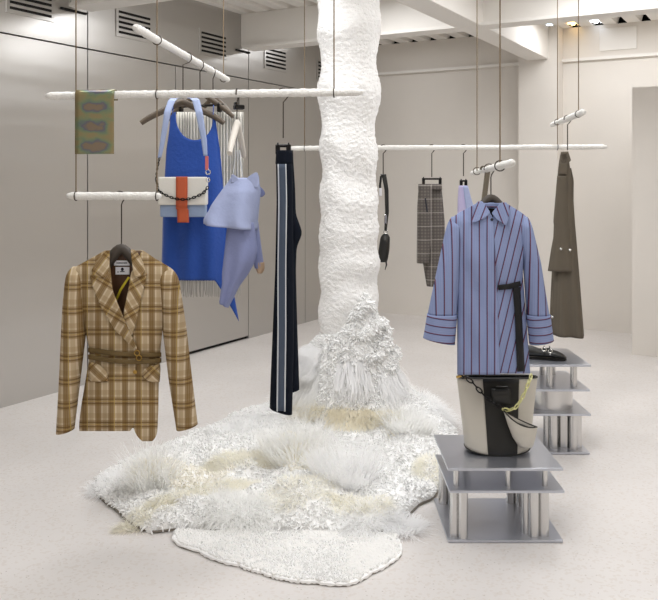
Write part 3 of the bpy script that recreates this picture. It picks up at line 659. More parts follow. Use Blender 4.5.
for i in range(64):
    px = 165.5+75*i/63+random.uniform(-.4, .4); ln = 296+random.uniform(-2, 1.5)
    b.tube([C.pt(px, 280, -.03), C.pt(px+random.uniform(-.5, .5), 289, -.031), C.pt(px+random.uniform(-1, 1), ln, -.03)], [.0022, .0022, .0016], 5)
b.build('fringe', M['fringe'], K)
# third plain hanger hook end on the slanting rail
h3 = onD(213); hanger(h3, .12, 'third hanger on the slanting rail, right behind the pleated skirt', width=.34, m='wood', slope=.5, rz=-.9, thick=.011, barclip=None)

# ================================================================== LAVENDER BLOUSE on the long rail
Dv = Dl(237); Cv = Cloth(237, 178, Dv)
hv = XZ(237, Dv, ZL); hanger(hv, .108, 'pale hanger seen end-on above the lavender blouse', width=.33, m='wood_pale', slope=.68, rz=PI/2-.06, thick=.013)
e = tag(MB_obj := (lambda b: (b.box((0, 0, -.052), (.04, .03, .018), .4, bev=.003), b.box((-.012, 0, -.042), (.012, .022, .02), .4, bev=.002), b.cyl((0, 0, 0), (0, 0, -.05), .002, 6), b)[-1])(MB()).build('skirt_clip', M['black_metal'], None, loc=hv+Vector((0.006, .012, 0))), 'small black clip on the hook above the lavender blouse', 'clip')
Vb = empty('blouse', Cv.loc, 'lavender blouse with flared cape top and dangling sleeves', 'blouse')
C = Cv
C.tube([(178, 231, 257), (183, 228, 259), (192, 221, 260), (206, 211, 258), (221, 203.5, 256), (227, 204, 256)], -.01, ip((176, .03), (192, .065), (227, .10)), n=50, nz=28, wob=.2, hem=lambda c: 5.5*(c*.5+.5)-3, sm=1).build('cape', M['lav'], Vb, solid=.004)
C.panel([(172.5, 255, 257), (176, 249, 259), (183, 243, 259.5), (188, 241.5, 258)], lambda a, b: -.045, 8, 10, sm=1).build('collar', M['lav'], Vb, solid=.005)
C.panel([(174.5, 231.5, 234), (178, 231, 238), (183, 231, 240)], lambda a, b: -.046, 6, 8, sm=1).build('collar', M['lav'], Vb, solid=.005)
C.panel([(185, 255, 258), (189, 254, 263), (194, 254, 266), (197, 256, 262)], lambda a, b: .02+(.001*a-.25), 6, 8, sm=1).build('ruffle', M['lav_body'], Vb, solid=.005)
C.tube([(222, 228, 254), (232, 227, 255), (250, 225, 256.5), (262, 223.5, 254), (274, 222, 247), (286, 222, 238), (296, 220.5, 233), (305, 219.5, 228)], -.02, ip((222, .05), (260, .055), (305, .022)), n=40, nz=40, wob=.28, hem=lambda c: 2.5*c, sm=1).build('sleeve', M['lav_body'], Vb, solid=.003)
C.tube([(222, 247, 258), (240, 249, 260), (258, 253, 262.5), (268, 255, 264)], .03, ip((222, .03), (268, .024)), n=20, nz=20, wob=.06).build('sleeve', M['lav_body'], Vb, solid=.003)
C.tube([(262, 254, 264), (269, 256, 264.5), (273, 258, 262)], .028, .022, n=16, nz=8).build('cuff', M['tan_skin'], Vb, solid=.003)
for x0, x1, y in ((236, 232.5, -.02), (238, 237.5, .0), (239.5, 243, -.01)):
    b = MB(); b.tube([C.pt(x0, 150, y), C.pt(x0+(x1-x0)*.4, 163, y-.004), C.pt(x1, 180, y-.02)], .0035, 6, flat=.5); b.build('hanging_cord', M['white_cloth'], Vb)

# ================================================================== FAR RAIL ITEMS
Dc = Df(431.5); Ct = Cloth(431, 186, Dc); hz = XZ(431.5, Dc, ZF)
hanger(hz, .215-.03, 'clip hanger holding the grey checked trousers', m=None, barclip=(.125, .012), r=.0032, offx=.002)
Tr = empty('trousers', Ct.loc, 'grey checked trousers with white windowpane lines on a clip hanger', 'trousers')
C = Ct
C.tube([(185, 419, 441), (200, 418, 442.5), (222, 417.3, 444.5), (250, 421, 445), (286, 427, 443)], .02, ip((185, .03), (222, .05), (286, .045)), nz=40, wob=.03, sm=1).build('rear_leg', M['check'], Tr, solid=.004)
C.tube([(185, 419, 432), (205, 417.6, 432), (240, 417, 431), (263, 417, 429)], -.035, ip((185, .02), (222, .035), (263, .035)), nz=36, wob=.05).build('front_leg', M['check'], Tr, solid=.004)
C.tube([(184, 418.6, 441.4), (189.5, 418.5, 441.8)], 0, .045, nz=4).build('waistband', M['check'], Tr, solid=.005)
C.panel([(198, 424.5, 426), (212, 426.5, 428)], lambda a, b: -.075, 3, 6).build('pocket_slit', M['ink'], Tr, solid=.003)
# lavender garment, mostly hidden
Dq = Df(463); Cq = Cloth(463, 186, Dq); hanger(XZ(463.5, Dq, ZF), .18, 'clip hook holding the pale lavender top', m=None, barclip=(.035, .03), r=.0032)
Lv = empty('top', Cq.loc, 'pale lavender top hanging half hidden behind the striped dress', 'top')
C = Cq
C.tube([(185.5, 459, 467), (198, 458, 469), (215, 457.5, 472), (245, 457, 476)], 0, ip((185, .02), (245, .04)), nz=24, wob=.08).build('body', mat('pale_lavender', (184, 176, 210), .85, bump=.3, bscale=30), Lv, solid=.004)
C.panel([(186, 463, 468), (198, 464.5, 471), (210, 466, 475)], lambda a, b: -.035, 5, 10).build('fold', M['lav'], Lv, solid=.003)
# small black bag by the column
Dp = Df(384); Cp = Cloth(384, 176, Dp); hanger(XZ(383.2, Dp, ZF), .19, 'hook holding the small black pouch beside the column', m=None, r=.0035)
Pb = empty('pouch', Cp.loc, 'small black pouch on a long wrist strap beside the column', 'pouch')
C = Cp
b = MB(); b.tube([C.pt(381, 176, -.01), C.pt(384, 175, -.012), C.pt(386.5, 190, -.02), C.pt(387, 212, -.02), C.pt(385.5, 231, -.015)], [.012, .015, .013, .012, .008], 8, flat=.35, up=(0, 1, 0)); b.build('strap', M['black_leather'], Pb)
b = MB(); b.tube([C.pt(381, 176, .01), C.pt(380, 186, .012), C.pt(380.5, 196, .012)], .007, 8, flat=.4, up=(0, 1, 0)); b.build('strap_end', M['black_leather'], Pb)
b = MB(); b.box(C.pt(380.5, 192, -.002), (.018, .01, .05), bev=.003); b.build('tag', M['label'], Pb)
b = MB(); b.box(C.pt(385.6, 219, -.03), (.02, .012, .06), bev=.003); b.build('slider', M['silver'], Pb); b = MB(); b.ring(C.pt(385.5, 232, -.015), (0, 1, 0), .012, .003); b.build('buckle', M['silver'], Pb)
C.tube([(234, 383, 388), (237, 380.5, 390), (250, 378.5, 389.5), (259, 377.8, 388), (262, 379, 387)], 0, ip((234, .01), (240, .028), (258, .032), (262, .02)), nz=20, sm=1, caps=True).build('pouch_body', M['black_leather'], Pb)
b = MB(); b.tube([C.pt(386, 261, 0), C.pt(386.5, 265, 0), C.pt(385, 270, 0)], [.006, .005, .002], 6); b.build('tassel', M['black_leather'], Pb)

# ================================================================== TWEED SKIRT on the right
p0 = XZ(552, (ZR-H)*F/59, ZR); p1 = XZ(583.5, (ZR-H)*F/72, ZR); t = (567.5-HX)/F; s_ = (t*p0.y-p0.x)/((p1.x-p0.x)-t*(p1.y-p0.y)); hb = p0+(p1-p0)*s_
Dw = hb.y; Cw = Cloth(565, 152, Dw); hanger(hb, hb.z-Cw.loc.z-.01, 'wire hook holding the brown tweed skirt at right', m=None, r=.0032, barclip=None)
Wk = empty('wrap_skirt', Cw.loc, 'long grey-brown tweed wrap skirt hanging folded at right', 'skirt')
C = Cw
C.tube([(153, 561, 568), (165, 559, 569), (181, 557.5, 571.5), (222, 554.5, 574), (270, 553, 578), (300, 552, 580.5), (335, 551, 583.6)], .01, ip((152, .02), (181, .045), (335, .10)), n=60, nz=60, wob=.2, hem=lambda c: 1*c).build('skirt_panel', M['tweed'], Wk, solid=.004)
C.tube([(176, 557.5, 566), (200, 555.5, 567), (222, 553.6, 568), (230, 555, 570), (250, 551.5, 572), (271, 548.5, 573)], -.045, ip((176, .015), (230, .03), (271, .04)), n=36, nz=40, wob=.12, sm=1).build('overlay_panel', M['tweed'], Wk, solid=.004)
b = MB(); b.tube([C.pt(561, 154, -.03), C.pt(567, 153, -.035), C.pt(569, 160, -.035), C.pt(565, 165, -.036), C.pt(562, 160, -.034)], .012, 8, flat=.45, up=(0, 1, 0)); b.build('tie_loop', M['tweed'], Wk)
C.panel([(163, 560, 568), (170, 559, 567.5), (174.5, 558.5, 566.5)], lambda a, b: -.045, 6, 8).build('tie_end', M['tweed'], Wk, solid=.006)
for px, py, y in ((561, 249, -.085), (570, 250, -.085), (552.5, 317, -.05)):
    b = MB(); b.ball(C.pt(px, py, y), (.008, .005, .008)); b.build('button', M['silver'], Wk)
C.tube([(168, 569, 570.5), (181, 570.5, 573.5), (186, 571.5, 573), (200, 571, 573)], .04, .02, n=12, nz=12).build('tie_knot', M['tweed'], Wk, solid=.003)

# ================================================================== PEDESTALS
def pedestal(x0, x1, y0, y1, plates, label, clusters, pegs, drum=None):
    e = empty('display_pedestal', ((x0+x1)/2, (y0+y1)/2, 0), label, 'pedestal', 'stacked aluminium pedestals'); cx, cy = (x0+x1)/2, (y0+y1)/2; th = .011
    for i, z in enumerate(plates):
        b = MB(); b.box((0.006*(i % 2), 0, z-th/2), (x1-x0, y1-y0, th)); b.build('plate', M['alu'], e, smooth=False, bevel=.0015)
    for (u, v, r, za, zb) in pegs:
        b = MB(); b.cyl((x0+(x1-x0)*u-cx, y0+(y1-y0)*v-cy, za), (x0+(x1-x0)*u-cx, y0+(y1-y0)*v-cy, zb), r, 20); b.build('peg', M['alu_rod'], e)
    for (u, v, n, R, r, za, zb) in clusters:
        b = MB()
        for i in range(n):
            a = 2*PI*i/n+.6+u*3; dx, dy = R*math.cos(a), R*math.sin(a)
            b.cyl((x0+(x1-x0)*u-cx+dx, y0+(y1-y0)*v-cy+dy, za), (x0+(x1-x0)*u-cx+dx, y0+(y1-y0)*v-cy+dy, zb), r, 20)
        b.build('leg', M['alu_rod'], e)
    if drum:
        u, v, r, za, zb = drum; b = MB(); b.cyl((x0+(x1-x0)*u-cx, y0+(y1-y0)*v-cy, za), (x0+(x1-x0)*u-cx, y0+(y1-y0)*v-cy, zb), r, 48); b.build('drum', M['alu_rod'], e)
    return e
th = .011
PA = (.48, .945, 3.37, 3.82)
pedestal(*PA, (.013, .213, .303), 'nearer aluminium pedestal of stacked plates, carrying the white and black bag',
    [(.12, .10, 3, .022, .020, .013, .202), (.80, .16, 5, .036, .022, .013, .202), (.14, .86, 3, .03, .022, .013, .202), (.80, .88, 3, .03, .022, .013, .202)],
    [(.09, .12, .0115, .213, .292), (.545, .12, .0115, .213, .292), (.87, .12, .0115, .213, .292), (.28, .8, .0115, .213, .292), (.72, .8, .0115, .213, .292)])
PB = (.875, 1.397, 4.47, 4.92)
pedestal(*PB, (.013, .219, .350, .482), 'farther aluminium pedestal with a drum in its middle, carrying the black shoe',
    [(.70, .25, 4, .04, .024, .013, .208), (.86, .20, 4, .034, .022, .013, .208), (.2, .3, 4, .04, .024, .013, .208), (.3, .85, 4, .04, .024, .013, .208), (.8, .8, 3, .03, .022, .013, .208)],
    [(.62, .15, .018, .350, .471), (.87, .15, .018, .350, .471), (.68, .78, .014, .350, .471), (.80, .78, .014, .350, .471), (.15, .15, .018, .35, .471)], drum=(.66, .42, .135, .219, .339))

# ---- bucket bag on near pedestal
zt = .303; Dg = 3.60; Cg = Cloth(497, 455, Dg)
bx, by = (497-HX)/F*Dg, Dg
Bg = empty('bucket_bag', (bx, by, zt), 'warm white bucket bag with black centre band on the nearer pedestal', 'bag')
hb_ = .316; w0, w1, d0, d1 = .136, .172, .085, .034
def bagp(a, v, off=0):
    hw = w0+(w1-w0)*v; hd = d0+(d1-d0)*v
    ca, sa = math.cos(a), math.sin(a); n = 2.6
    x = hw*math.copysign(abs(ca)**(2/n), ca)+(off*ca); y = hd*math.copysign(abs(sa)**(2/n), sa)+off*sa
    z = hb_*v*(1+.0*ca)+.012*(x/w1)**2*(1-v)*2.2
    return Vector((x, y, z))
def bagwall(name, a0, a1, m, off=0, v0=0, v1=1, nn=30):
    b = MB(); b.grid(nn, 16, lambda u, v: (bagp(a0+(a1-a0)*u, v0+(v1-v0)*v, off), (u, v))); return b.build(name, m, Bg, solid=.004)
A1, A2 = -PI/2-.30, -PI/2+.42
bagwall('side_panel', -PI*1.5, A1, M['bag_grey'], nn=50); bagwall('side_panel', A2, PI/2, M['bag_grey'], nn=50)
bagwall('centre_band', A1, A2, M['black_leather'], .0015)
b = MB(); b.grid(60, 1, lambda u, v: (bagp(-2*PI*u, .0+.012*v, .003), (u, v)), True); b.build('bottom_trim', M['black_leather'], Bg, solid=.004)
b = MB(); b.grid(60, 6, lambda u, v: (Vector((bagp(-2*PI*u, 0).x*v, bagp(-2*PI*u, 0).y*v, bagp(-2*PI*u, 0).z+.002)), (u, v)), True); b.build('base', M['black_leather'], Bg)
b = MB(); b.tube([bagp(2*PI*i/60, 1, .001) for i in range(60)], .0035, 6, closed=True); b.build('rim_trim', M['black_leather'], Bg)
b = MB(); b.grid(60, 10, lambda u, v: (bagp(-2*PI*u, .75+.0*v, -.004)*1.0-Vector((bagp(-2*PI*u, .75, -.004).x*v, bagp(-2*PI*u, .75, -.004).y*v, .0)), (u, v)), True); b.build('inside', M['black_leather'], Bg)
b = MB(); b.grid(60, 4, lambda u, v: (bagp(-2*PI*u, .74+.255*v, -.006), (u, v)), True); b.build('inner_lining', M['black_leather'], Bg)
# black tab and slot in the band
def bl(px, py, y): return Vector(((px-HX)/F*(Dg+y)-bx, y, H-(py-HY)/F*(Dg+y)-zt))
b = MB(); b.box(bl(502, 387, -.074), (.050, .01, .008), bev=.002); b.build('clasp', M['black_metal'], Bg)
b = MB(); b.grid(8, 12, lambda u, v: (bl(491+19*u+2*v, 389+16*v, -.078-.012*math.sin(PI*v)*(1-.3*u)), (u, v))); b.build('tab', M['black_leather'], Bg, solid=.006)
ch = [bl(459.5, 376, -.045)]+[bl(x_, y_, -.092) for x_, y_ in ((466, 377.5), (473, 383), (480, 391), (487, 398.5), (495, 404), (503, 408.5))]
b = MB(); chain(b, ch, 9, .0105, .0033, 1.55); b.build('black_chain', M['black_metal'], Bg)
ch = [bl(503, 409, -.092)]+[bl(x_, y_, -.092) for x_, y_ in ((509, 410.5), (516, 407), (521, 400), (525, 392), (528, 384))]+[bl(531.5, 375, -.05)]
b = MB(); chain(b, ch, 9, .0100, .0032, 1.55); b.build('yellow_chain', M['yellow'], Bg)
b = MB(); b.tube([bl(457, 377, -.03), bl(461, 376, -.055), bl(468, 377.5, -.068)], .005, 8); b.build('rim_fitting', M['gold'], Bg)
# pouch: hanging wedge cup on the right
pz = MB()
def cup(u, v):
    # v 0 rim -> 1 bottom ; u around
    a = -PI*2*u; lx = np.interp(v, [0, 1], [0, 0])
    L = (np.interp(v, [0, .2, .5, .8, 1], [504, 508, 513, 519, 524]), np.interp(v, [0, .2, .5, .8, 1], [411, 424, 437, 446, 448]))
    Rr = (np.interp(v, [0, .2, .5, .8, 1], [537, 536.5, 535, 533, 531]), np.interp(v, [0, .2, .5, .8, 1], [427, 431, 438, 445, 448]))
    cx = (L[0]+Rr[0])/2; cy = (L[1]+Rr[1])/2; hx = (Rr[0]-L[0])/2; hy = (Rr[1]-L[1])/2
    sag = (6 if v < .3 else 4)*(1-v)*(1-math.cos(a)**2)*(1 if math.sin(a) < 0 else .2)
    p = bl(cx+hx*math.cos(a), cy+hy*math.cos(a)+sag, -.10+.032*math.sin(a)*(1-.45*v)); return p, (u, v)
pz.grid(32, 14, cup, True); pz.build('hanging_pouch', M['bag_grey'], Bg, solid=.004)
b = MB(); b.tube([cup(i/32, 0)[0] for i in range(32)], .003, 6, closed=True); b.build('pouch_trim', M['black_leather'], Bg)
b = MB(); b.grid(32, 4, lambda u, v: (cup(u, .12)[0]*(1-v)+(cup(0, .12)[0]*.5+cup(.5, .12)[0]*.5)*v, (u, v)), True); b.build('pouch_inside', M['black_leather'], Bg)

# ---- black shoe on the farther pedestal
sx, sy_, sz = (544-HX)/F*4.62, 4.62, .482
Sh = empty('shoe', (sx, sy_, sz), 'black leather flat shoe with silver buckle on the farther pedestal', 'shoe', rz=-.3)
def shoep(u, v):
    # u along heel(0)->toe(1), v around cross-section
    L = .245; x = -.125+L*u; hw = np.interp(u, [0, .03, .08, .2, .45, .7, .82, .9, .95, .985, 1], [.004, .018, .026, .032, .033, .041, .040, .034, .026, .014, .003]); ht = np.interp(u, [0, .03, .1, .25, .42, .55, .65, .8, .9, .96, 1], [.03, .056, .062, .058, .044, .048, .044, .034, .024, .014, .004])
    a = 2*PI*v; y = hw*math.cos(a); z = .012+ht/2+ht/2*math.sin(a)*(1 if math.sin(a) > 0 else 1)
    return Vector((x, y*(1 if z > .02 else .95), max(.008, z))), (u, v)
b = MB(); b.grid(30, 20, lambda u, v: (shoep(v, u)[0], (u, v)), True); b.build('upper', M['black_leather'], Sh)
b = MB(); N = 28
pts = [(shoep(i/N, 0)[0].x, shoep(i/N, 0)[0].y*1.06) for i in range(N+1)]; ol = pts+[(x_, -y_) for x_, y_ in pts[::-1]]
b.add([(x_, y_, 0) for x_, y_ in ol]+[(x_, y_, .010) for x_, y_ in ol], [tuple(range(len(ol)-1, -1, -1)), tuple(range(len(ol), 2*len(ol)))]+[(i, (i+1) % len(ol), (i+1) % len(ol)+len(ol), i+len(ol)) for i in range(len(ol))]); b.build('sole', M['black_metal'], Sh)
b = MB(); b.grid(12, 4, lambda u, v: (Vector((-.09+.115*u, .022*(2*v-1)*math.sin(PI*min(1, .25+u*.6))**.5, .0595-.006*math.sin(PI*u))), (u, v))); b.build('insole', M['dark'], Sh, solid=.002)
for xs in (.0, .03):
    b = MB(); b.tube([Vector((xs, .037*math.cos(a), .022+.046*math.sin(a))) for a in np.linspace(.1, PI-.1, 12)], .006, 8, flat=.5); b.build('strap', M['black_leather'], Sh)
for a_, r_ in (((.002, -.026, .058), .012), ((.035, -.030, .050), .010)): b = MB(); b.ring(a_, (0, -.7, .7), r_, .003); b.build('buckle', M['silver'], Sh)
b = MB(); b.ball((.034, -.036, .036), (.008, .004, .009)); b.build('heart_stud', M['silver'], Sh)

# ================================================================== TEXTILE COLUMN
CXc, CYc, CR = (349-HX)/F*5.0, 5.0, .150
cc = Vector((CXc, CYc, 0))
rings = [(2.70, .034), (2.36, .026), (1.98, .030), (1.64, .022), (1.36, .030), (1.16, .026), (.95, .032), (.72, .026)]
b = MB()
def colp(u, v):
    z = (ZC+.02)*v; a = -2*PI*u; d = Vector((math.cos(a), math.sin(a), 0)); zz = z+.11*noise.noise(Vector((d.x*1.3, d.y*1.3, z*.9)))
    r = CR+.022*float(np.clip((z-1.6)/.9, 0, 1))+.02*float(np.clip((.9-z)/.6, 0, 1))
    for zc, amp in rings: r += amp*math.exp(-((zz-zc)/.095)**2)
    p = cc+d*r+Vector((0, 0, z)); q = Vector((d.x*CR, d.y*CR, z))
    r += .012*noise.noise(q*5)+.0045*noise.noise(q*48)+.0045*noise.noise(q*85)
    return cc+d*r+Vector((0, 0, z)), (u, v)
b.grid(180, 560, colp, True); o = b.build('textile_column', M['terry'], angle=0); tag(o, 'tall lumpy white terry covered column rising from the shaggy rug', 'column')

# ================================================================== RUGS
outline = [(280, 411), (235, 424), (190, 441), (140, 458), (97, 479), (97, 496), (118, 512), (128, 523), (150, 534), (180, 530), (215, 532), (270, 533), (330, 535), (372, 536), (396, 527), (418, 506), (433, 500), (441, 478), (452, 455), (450, 432), (430, 414), (402, 405)]
pol = [FL(*p) for p in outline]; pol += [Vector((.55, 5.5, 0)), Vector((.15, 5.62, 0)), Vector((-.22, 5.5, 0))]
angs = np.array([math.atan2(p.y-CYc, p.x-CXc) for p in pol]); rads = np.array([math.hypot(p.y-CYc, p.x-CXc) for p in pol])
od = np.argsort(angs); angs, rads = angs[od], rads[od]
angs = np.concatenate([angs-2*PI, angs, angs+2*PI]); rads = np.concatenate([rads]*3)
def rb(a): return np.interp(a, angs, rads)
def vnoise(x, y, sc, seed=0):
    return np.array([noise.noise(Vector((float(a)*sc+seed, float(c)*sc, seed*.7))) for a, c in zip(np.ravel(x), np.ravel(y))]).reshape(np.shape(x))
R0 = .15
seeds = [(150, 510, 'w'), (200, 515, 'w'), (250, 500, 'w'), (330, 505, 'w'), (215, 470, 'w'), (120, 470, 'w'), (330, 410, 'w'), (400, 460, 'w'), (430, 480, 'w'), (420, 425, 'w'), (300, 470, 'c'), (240, 445, 'w'), (350, 430, 'w'), (370, 480, 'w'), (390, 510, 'w'), (280, 425, 'w'), (345, 455, 'w'), (185, 495, 'c')]
sp = np.array([[FL(a, b).x, FL(a, b).y] for a, b, c in seeds]); step = np.array([(i*7 % 11)/11*.045 for i in range(len(seeds))])
def owner(x, y):
    wx = x+.035*np.sin(15*y+1)+.022*np.sin(33*y+21*x); wy = y+.035*np.sin(14*x+2)+.022*np.sin(31*x-17*y)
    return np.argmin((wx[..., None]-sp[:, 0])**2+(wy[..., None]-sp[:, 1])**2, -1)
def hgt(r, a):
    r = np.asarray(r, float); a = np.asarray(a, float); B_ = rb(a)
    da = np.angle(np.exp(1j*(a+1.0))); top = .50+.24*np.exp(-(da/.55)**2)
    m = top*np.interp(r, [R0, .19, .235, .275, .305, .345, .40, .48, .62, .85, 1.3], [1, .96, .84, .66, .50, .33, .21, .13, .07, .03, .02])
    edge = np.clip((B_-r)/.10, 0, 1); edge = np.sqrt(edge)
    x, y = CXc+r*np.cos(a), CYc+r*np.sin(a)
    lump = .035*vnoise(x, y, 4.2, 3)+.022*vnoise(x, y, 9, 7)
    return .012+edge*(m+.022+np.clip(lump, -.022, 1)*1.15+step[owner(x, y)])
rug = empty('shaggy_rug', (CXc, CYc-.6, 0), 'large white shaggy textile rug climbing the column foot', 'rug'); RO = np.array(rug.location)
NA, NR = 220, 120
A = np.linspace(-PI, PI, NA, endpoint=False); Tt = np.linspace(0, 1, NR+1)**1.7
AA, TT = np.meshgrid(A, Tt); RR = R0+(rb(AA)-R0)*TT; ZZ = hgt(RR, AA)
ZZ += .006*vnoise(CXc+RR*np.cos(AA), CYc+RR*np.sin(AA), 45, 2)
V = np.stack([CXc+RR*np.cos(AA), CYc+RR*np.sin(AA), ZZ], -1).reshape(-1, 3)
low = np.stack([CXc+RR[-1]*np.cos(A), CYc+RR[-1]*np.sin(A), np.full(NA, .001)], -1); V = np.concatenate([V, low])-RO
j, i = np.meshgrid(np.arange(NR+1), np.arange(NA), indexing='ij'); i2 = (i+1) % NA
Fq = np.stack([j*NA+i, (j+1)*NA+i, (j+1)*NA+i2, j*NA+i2], -1).reshape(-1, 4)[:, ::-1]
npmesh('base', V, Fq, M['rug_base'], rug)
b = MB(); b.tube([Vector((CXc+rb(q)*math.cos(q), CYc+rb(q)*math.sin(q), .006))-Vector(RO) for q in np.linspace(-PI, PI, 200, endpoint=False)], .0055, 6, closed=True); b.build('backing_shadow_edge', M['backing'], rug)  # dark rim: grey backing, also drawing in the shadow line below the pile
def surf(x, y):
    r = np.hypot(x-CXc, y-CYc); a = np.arctan2(y-CYc, x-CXc); return np.where((r < rb(a)) & (r > R0), hgt(np.clip(r, R0, None), a), .003)
def normal(x, y):
    e = .015; zx = (surf(x+e, y)-surf(x-e, y))/(2*e); zy = (surf(x, y+e)-surf(x, y-e))/(2*e)
    n = np.stack([-zx, -zy, np.ones_like(x)], -1); return n/np.linalg.norm(n, axis=1, keepdims=True)
def strands(base, dirs, L, w, droop=0., sides=3, segs=4, curl=0., taper=.35):
    N = len(base); t = np.linspace(0, 1, segs); L = np.broadcast_to(L, (N,)); w = np.broadcast_to(w, (N,))
    dirs = dirs/np.linalg.norm(dirs, axis=1, keepdims=True)
    ref = np.tile([0., 0, 1], (N, 1)); ref[np.abs(dirs[:, 2]) > .9] = [1, 0, 0]
    a = np.cross(dirs, ref); a /= np.linalg.norm(a, axis=1, keepdims=True); b = np.cross(dirs, a); ph = rng.uniform(0, 2*PI, N)
    V = np.empty((N, segs, sides, 3))
    for s in range(segs):
        c = base+dirs*(L*t[s])[:, None]; c[:, 2] -= droop*L*t[s]**2
        if curl: c = c+(a*np.cos(ph+t[s]*5)[:, None]+b*np.sin(ph+t[s]*5)[:, None])*(curl*L*t[s])[:, None]
        rad = w*(1-(1-taper)*t[s]**1.5)
        for k in range(sides):
            th = 2*PI*k/sides; V[:, s, k] = c+(a*math.cos(th)+b*math.sin(th))*rad[:, None]
    V[:, :, :, 2] = np.maximum(V[:, :, :, 2], .002)
    idx = np.arange(N)[:, None, None]*segs*sides+np.arange(segs-1)[None, :, None]*sides; k = np.arange(sides)[None, None, :]; k2 = (k+1) % sides
    if sides == 2: k, k2 = k[..., :1], k2[..., :1]
    F_ = np.stack([idx+k, idx+k2, idx+sides+k2, idx+sides+k], -1).reshape(-1, 4)
    return V.reshape(-1, 3), F_
def inside(x, y, marg=0.):
    r = np.hypot(x-CXc, y-CYc); a = np.arctan2(y-CYc, x-CXc); return (r < rb(a)-marg) & (r > R0)
# --- loop pile over everything, split into patches by nearest seed
xs = rng.uniform(-1.35, .95, 60000); ys = rng.uniform(3.3, 5.6, 60000); ok = inside(xs, ys, .004); xs, ys = xs[ok], ys[ok]
# extra on the steep mound
ra = rng.uniform(-PI, PI, 5000); rr_ = rng.uniform(R0+.003, .5, 5000); xs = np.concatenate([xs, CXc+rr_*np.cos(ra)]); ys = np.concatenate([ys, CYc+rr_*np.sin(ra)])
own = owner(xs, ys)
hz_ = surf(xs, ys); own[(hz_ > .17)] = 99
for k, (a, b_, c) in list(enumerate(seeds))+[(99, (0, 0, 'w'))]:
    q = own == k; x, y = xs[q], ys[q]; N = len(x)
    if N < 5: continue
    n = normal(x, y); z = surf(x, y); base = np.stack([x, y, z-.004], -1)
    style = k % 4
    if style == 0: Lr, wr, tl, keep = (.016, .028), (.0044, .0058), .9, .75       # chunky loops
    elif style == 1: Lr, wr, tl, keep = (.020, .034), (.0028, .0040), 1.2, .9    # shag
    elif style == 2: Lr, wr, tl, keep = (.012, .019), (.0048, .0062), .6, .75
    else: Lr, wr, tl, keep = (.022, .036), (.0030, .0042), 1.5, .9
    if k == 99: Lr, wr, tl, keep = (.015, .025), (.0048, .0064), .8, .9
    sel = rng.uniform(size=N) < keep; base, n = base[sel], n[sel]; N = len(base)
    d = n+tl*rng.normal(size=(N, 3))*.6
    d += (n*0.4)
    VV, FF = strands(base, d, rng.uniform(*Lr, N), rng.uniform(*wr, N), droop=.45, sides=4, segs=4, curl=.12, taper=.8)
    npmesh('loop_pile', VV-RO, FF, M['pile_white' if c == 'w' else 'pile_cream'], rug)
# --- fur clumps (photo pixel of the middle, radius m, strand length, material, count, lift)
def clump(px, py, Zg, R, L, m, N, lift=1., name='fur_tuft', stretch=(1, 1), rot=0, droop=.4, w=.0018):
    N = int(N*.45)
    if lift >= 1.2: L *= 1.15; droop = .12; lift = 1.7; N = int(N*.6); w = .0022
    D = (H-Zg)*F/(py-HY); x0, y0 = (px-HX)/F*D, D
    r = R*np.sqrt(rng.uniform(0, 1, N)); a = rng.uniform(0, 2*PI, N); dx, dy = r*np.cos(a)*stretch[0], r*np.sin(a)*stretch[1]
    x, y = x0+dx*math.cos(rot)-dy*math.sin(rot), y0+dx*math.sin(rot)+dy*math.cos(rot)
    ok = np.abs(surf(x, y)-Zg) < .11; x, y = x[ok], y[ok]; N = len(x)
    n = normal(x, y); base = np.stack([x, y, surf(x, y)-.004], -1)
    out = np.stack([(x-x0), (y-y0), np.zeros(N)], -1)/R
    g = rng.normal(size=(N, 3))*.22
    lockid = rng.integers(0, max(8, N//40), N); lk = rng.normal(size=(max(8, N//40), 3))*.35
    d = n*lift+out*.9+g+lk[lockid]
    VV, FF = strands(base, d, L*rng.uniform(.6, 1.15, N), w, droop=droop, sides=2, segs=5, curl=.06, taper=.3)
    npmesh(name, VV-RO, FF, m, rug)
W_, C_, B_, G_ = M['fur_white'], M['fur_cream'], M['fur_beige'], M['fur_grey']
clump(152, 486, .06, .10, .15, G_, 2600, 1.2)                    # spiky tuft at left
clump(150, 480, .06, .05, .09, B_, 700, .9)
clump(298, 455, .08, .16, .17, G_, 4200, 1.2)                    # big tuft centre
clump(302, 455, .08, .07, .10, B_, 1300, .6)
clump(345, 482, .07, .13, .16, W_, 4000, 1.3)
clump(250, 460, .07, .20, .07, C_, 5000, .8, stretch=(1.2, .5), rot=.5)
clump(205, 492, .06, .22, .06, C_, 4500, .7, stretch=(1.2, .3), rot=.6)
clump(148, 512, .05, .12, .055, C_, 2500, .7, stretch=(1.2, .5), rot=.6)
clump(358, 402, .18, .11, .07, B_, 4500, .9, stretch=(1.3, .6))
clump(340, 424, .10, .20, .075, B_, 5200, .8, stretch=(1.2, .35), rot=-.15)
clump(380, 430, .08, .12, .065, C_, 2500, .8)
clump(407, 440, .07, .11, .12, G_, 3600, 1.2)
clump(438, 470, .05, .13, .06, C_, 3200, .8, stretch=(.8, 1.1))
clump(355, 510, .05, .11, .06, C_, 2500, .7, stretch=(1.3, .5))
clump(403, 521, .04, .07, .09, W_, 2600, 1.0)
clump(370, 520, .05, .10, .09, W_, 2400, 1.0)
clump(240, 512, .05, .14, .09, G_, 3000, .9)
clump(300, 500, .05, .15, .07, C_, 2200, .8)
clump(305, 405, .08, .16, .12, W_, 3500, 1.0)
clump(425, 420, .04, .16, .11, W_, 3200, .9)
clump(115, 482, .04, .12, .07, W_, 2200, .8)
clump(250, 430, .05, .2, .08, W_, 3200, .8, stretch=(1.2, .5), rot=.4)
clump(395, 400, .06, .12, .10, G_, 2200, .8)
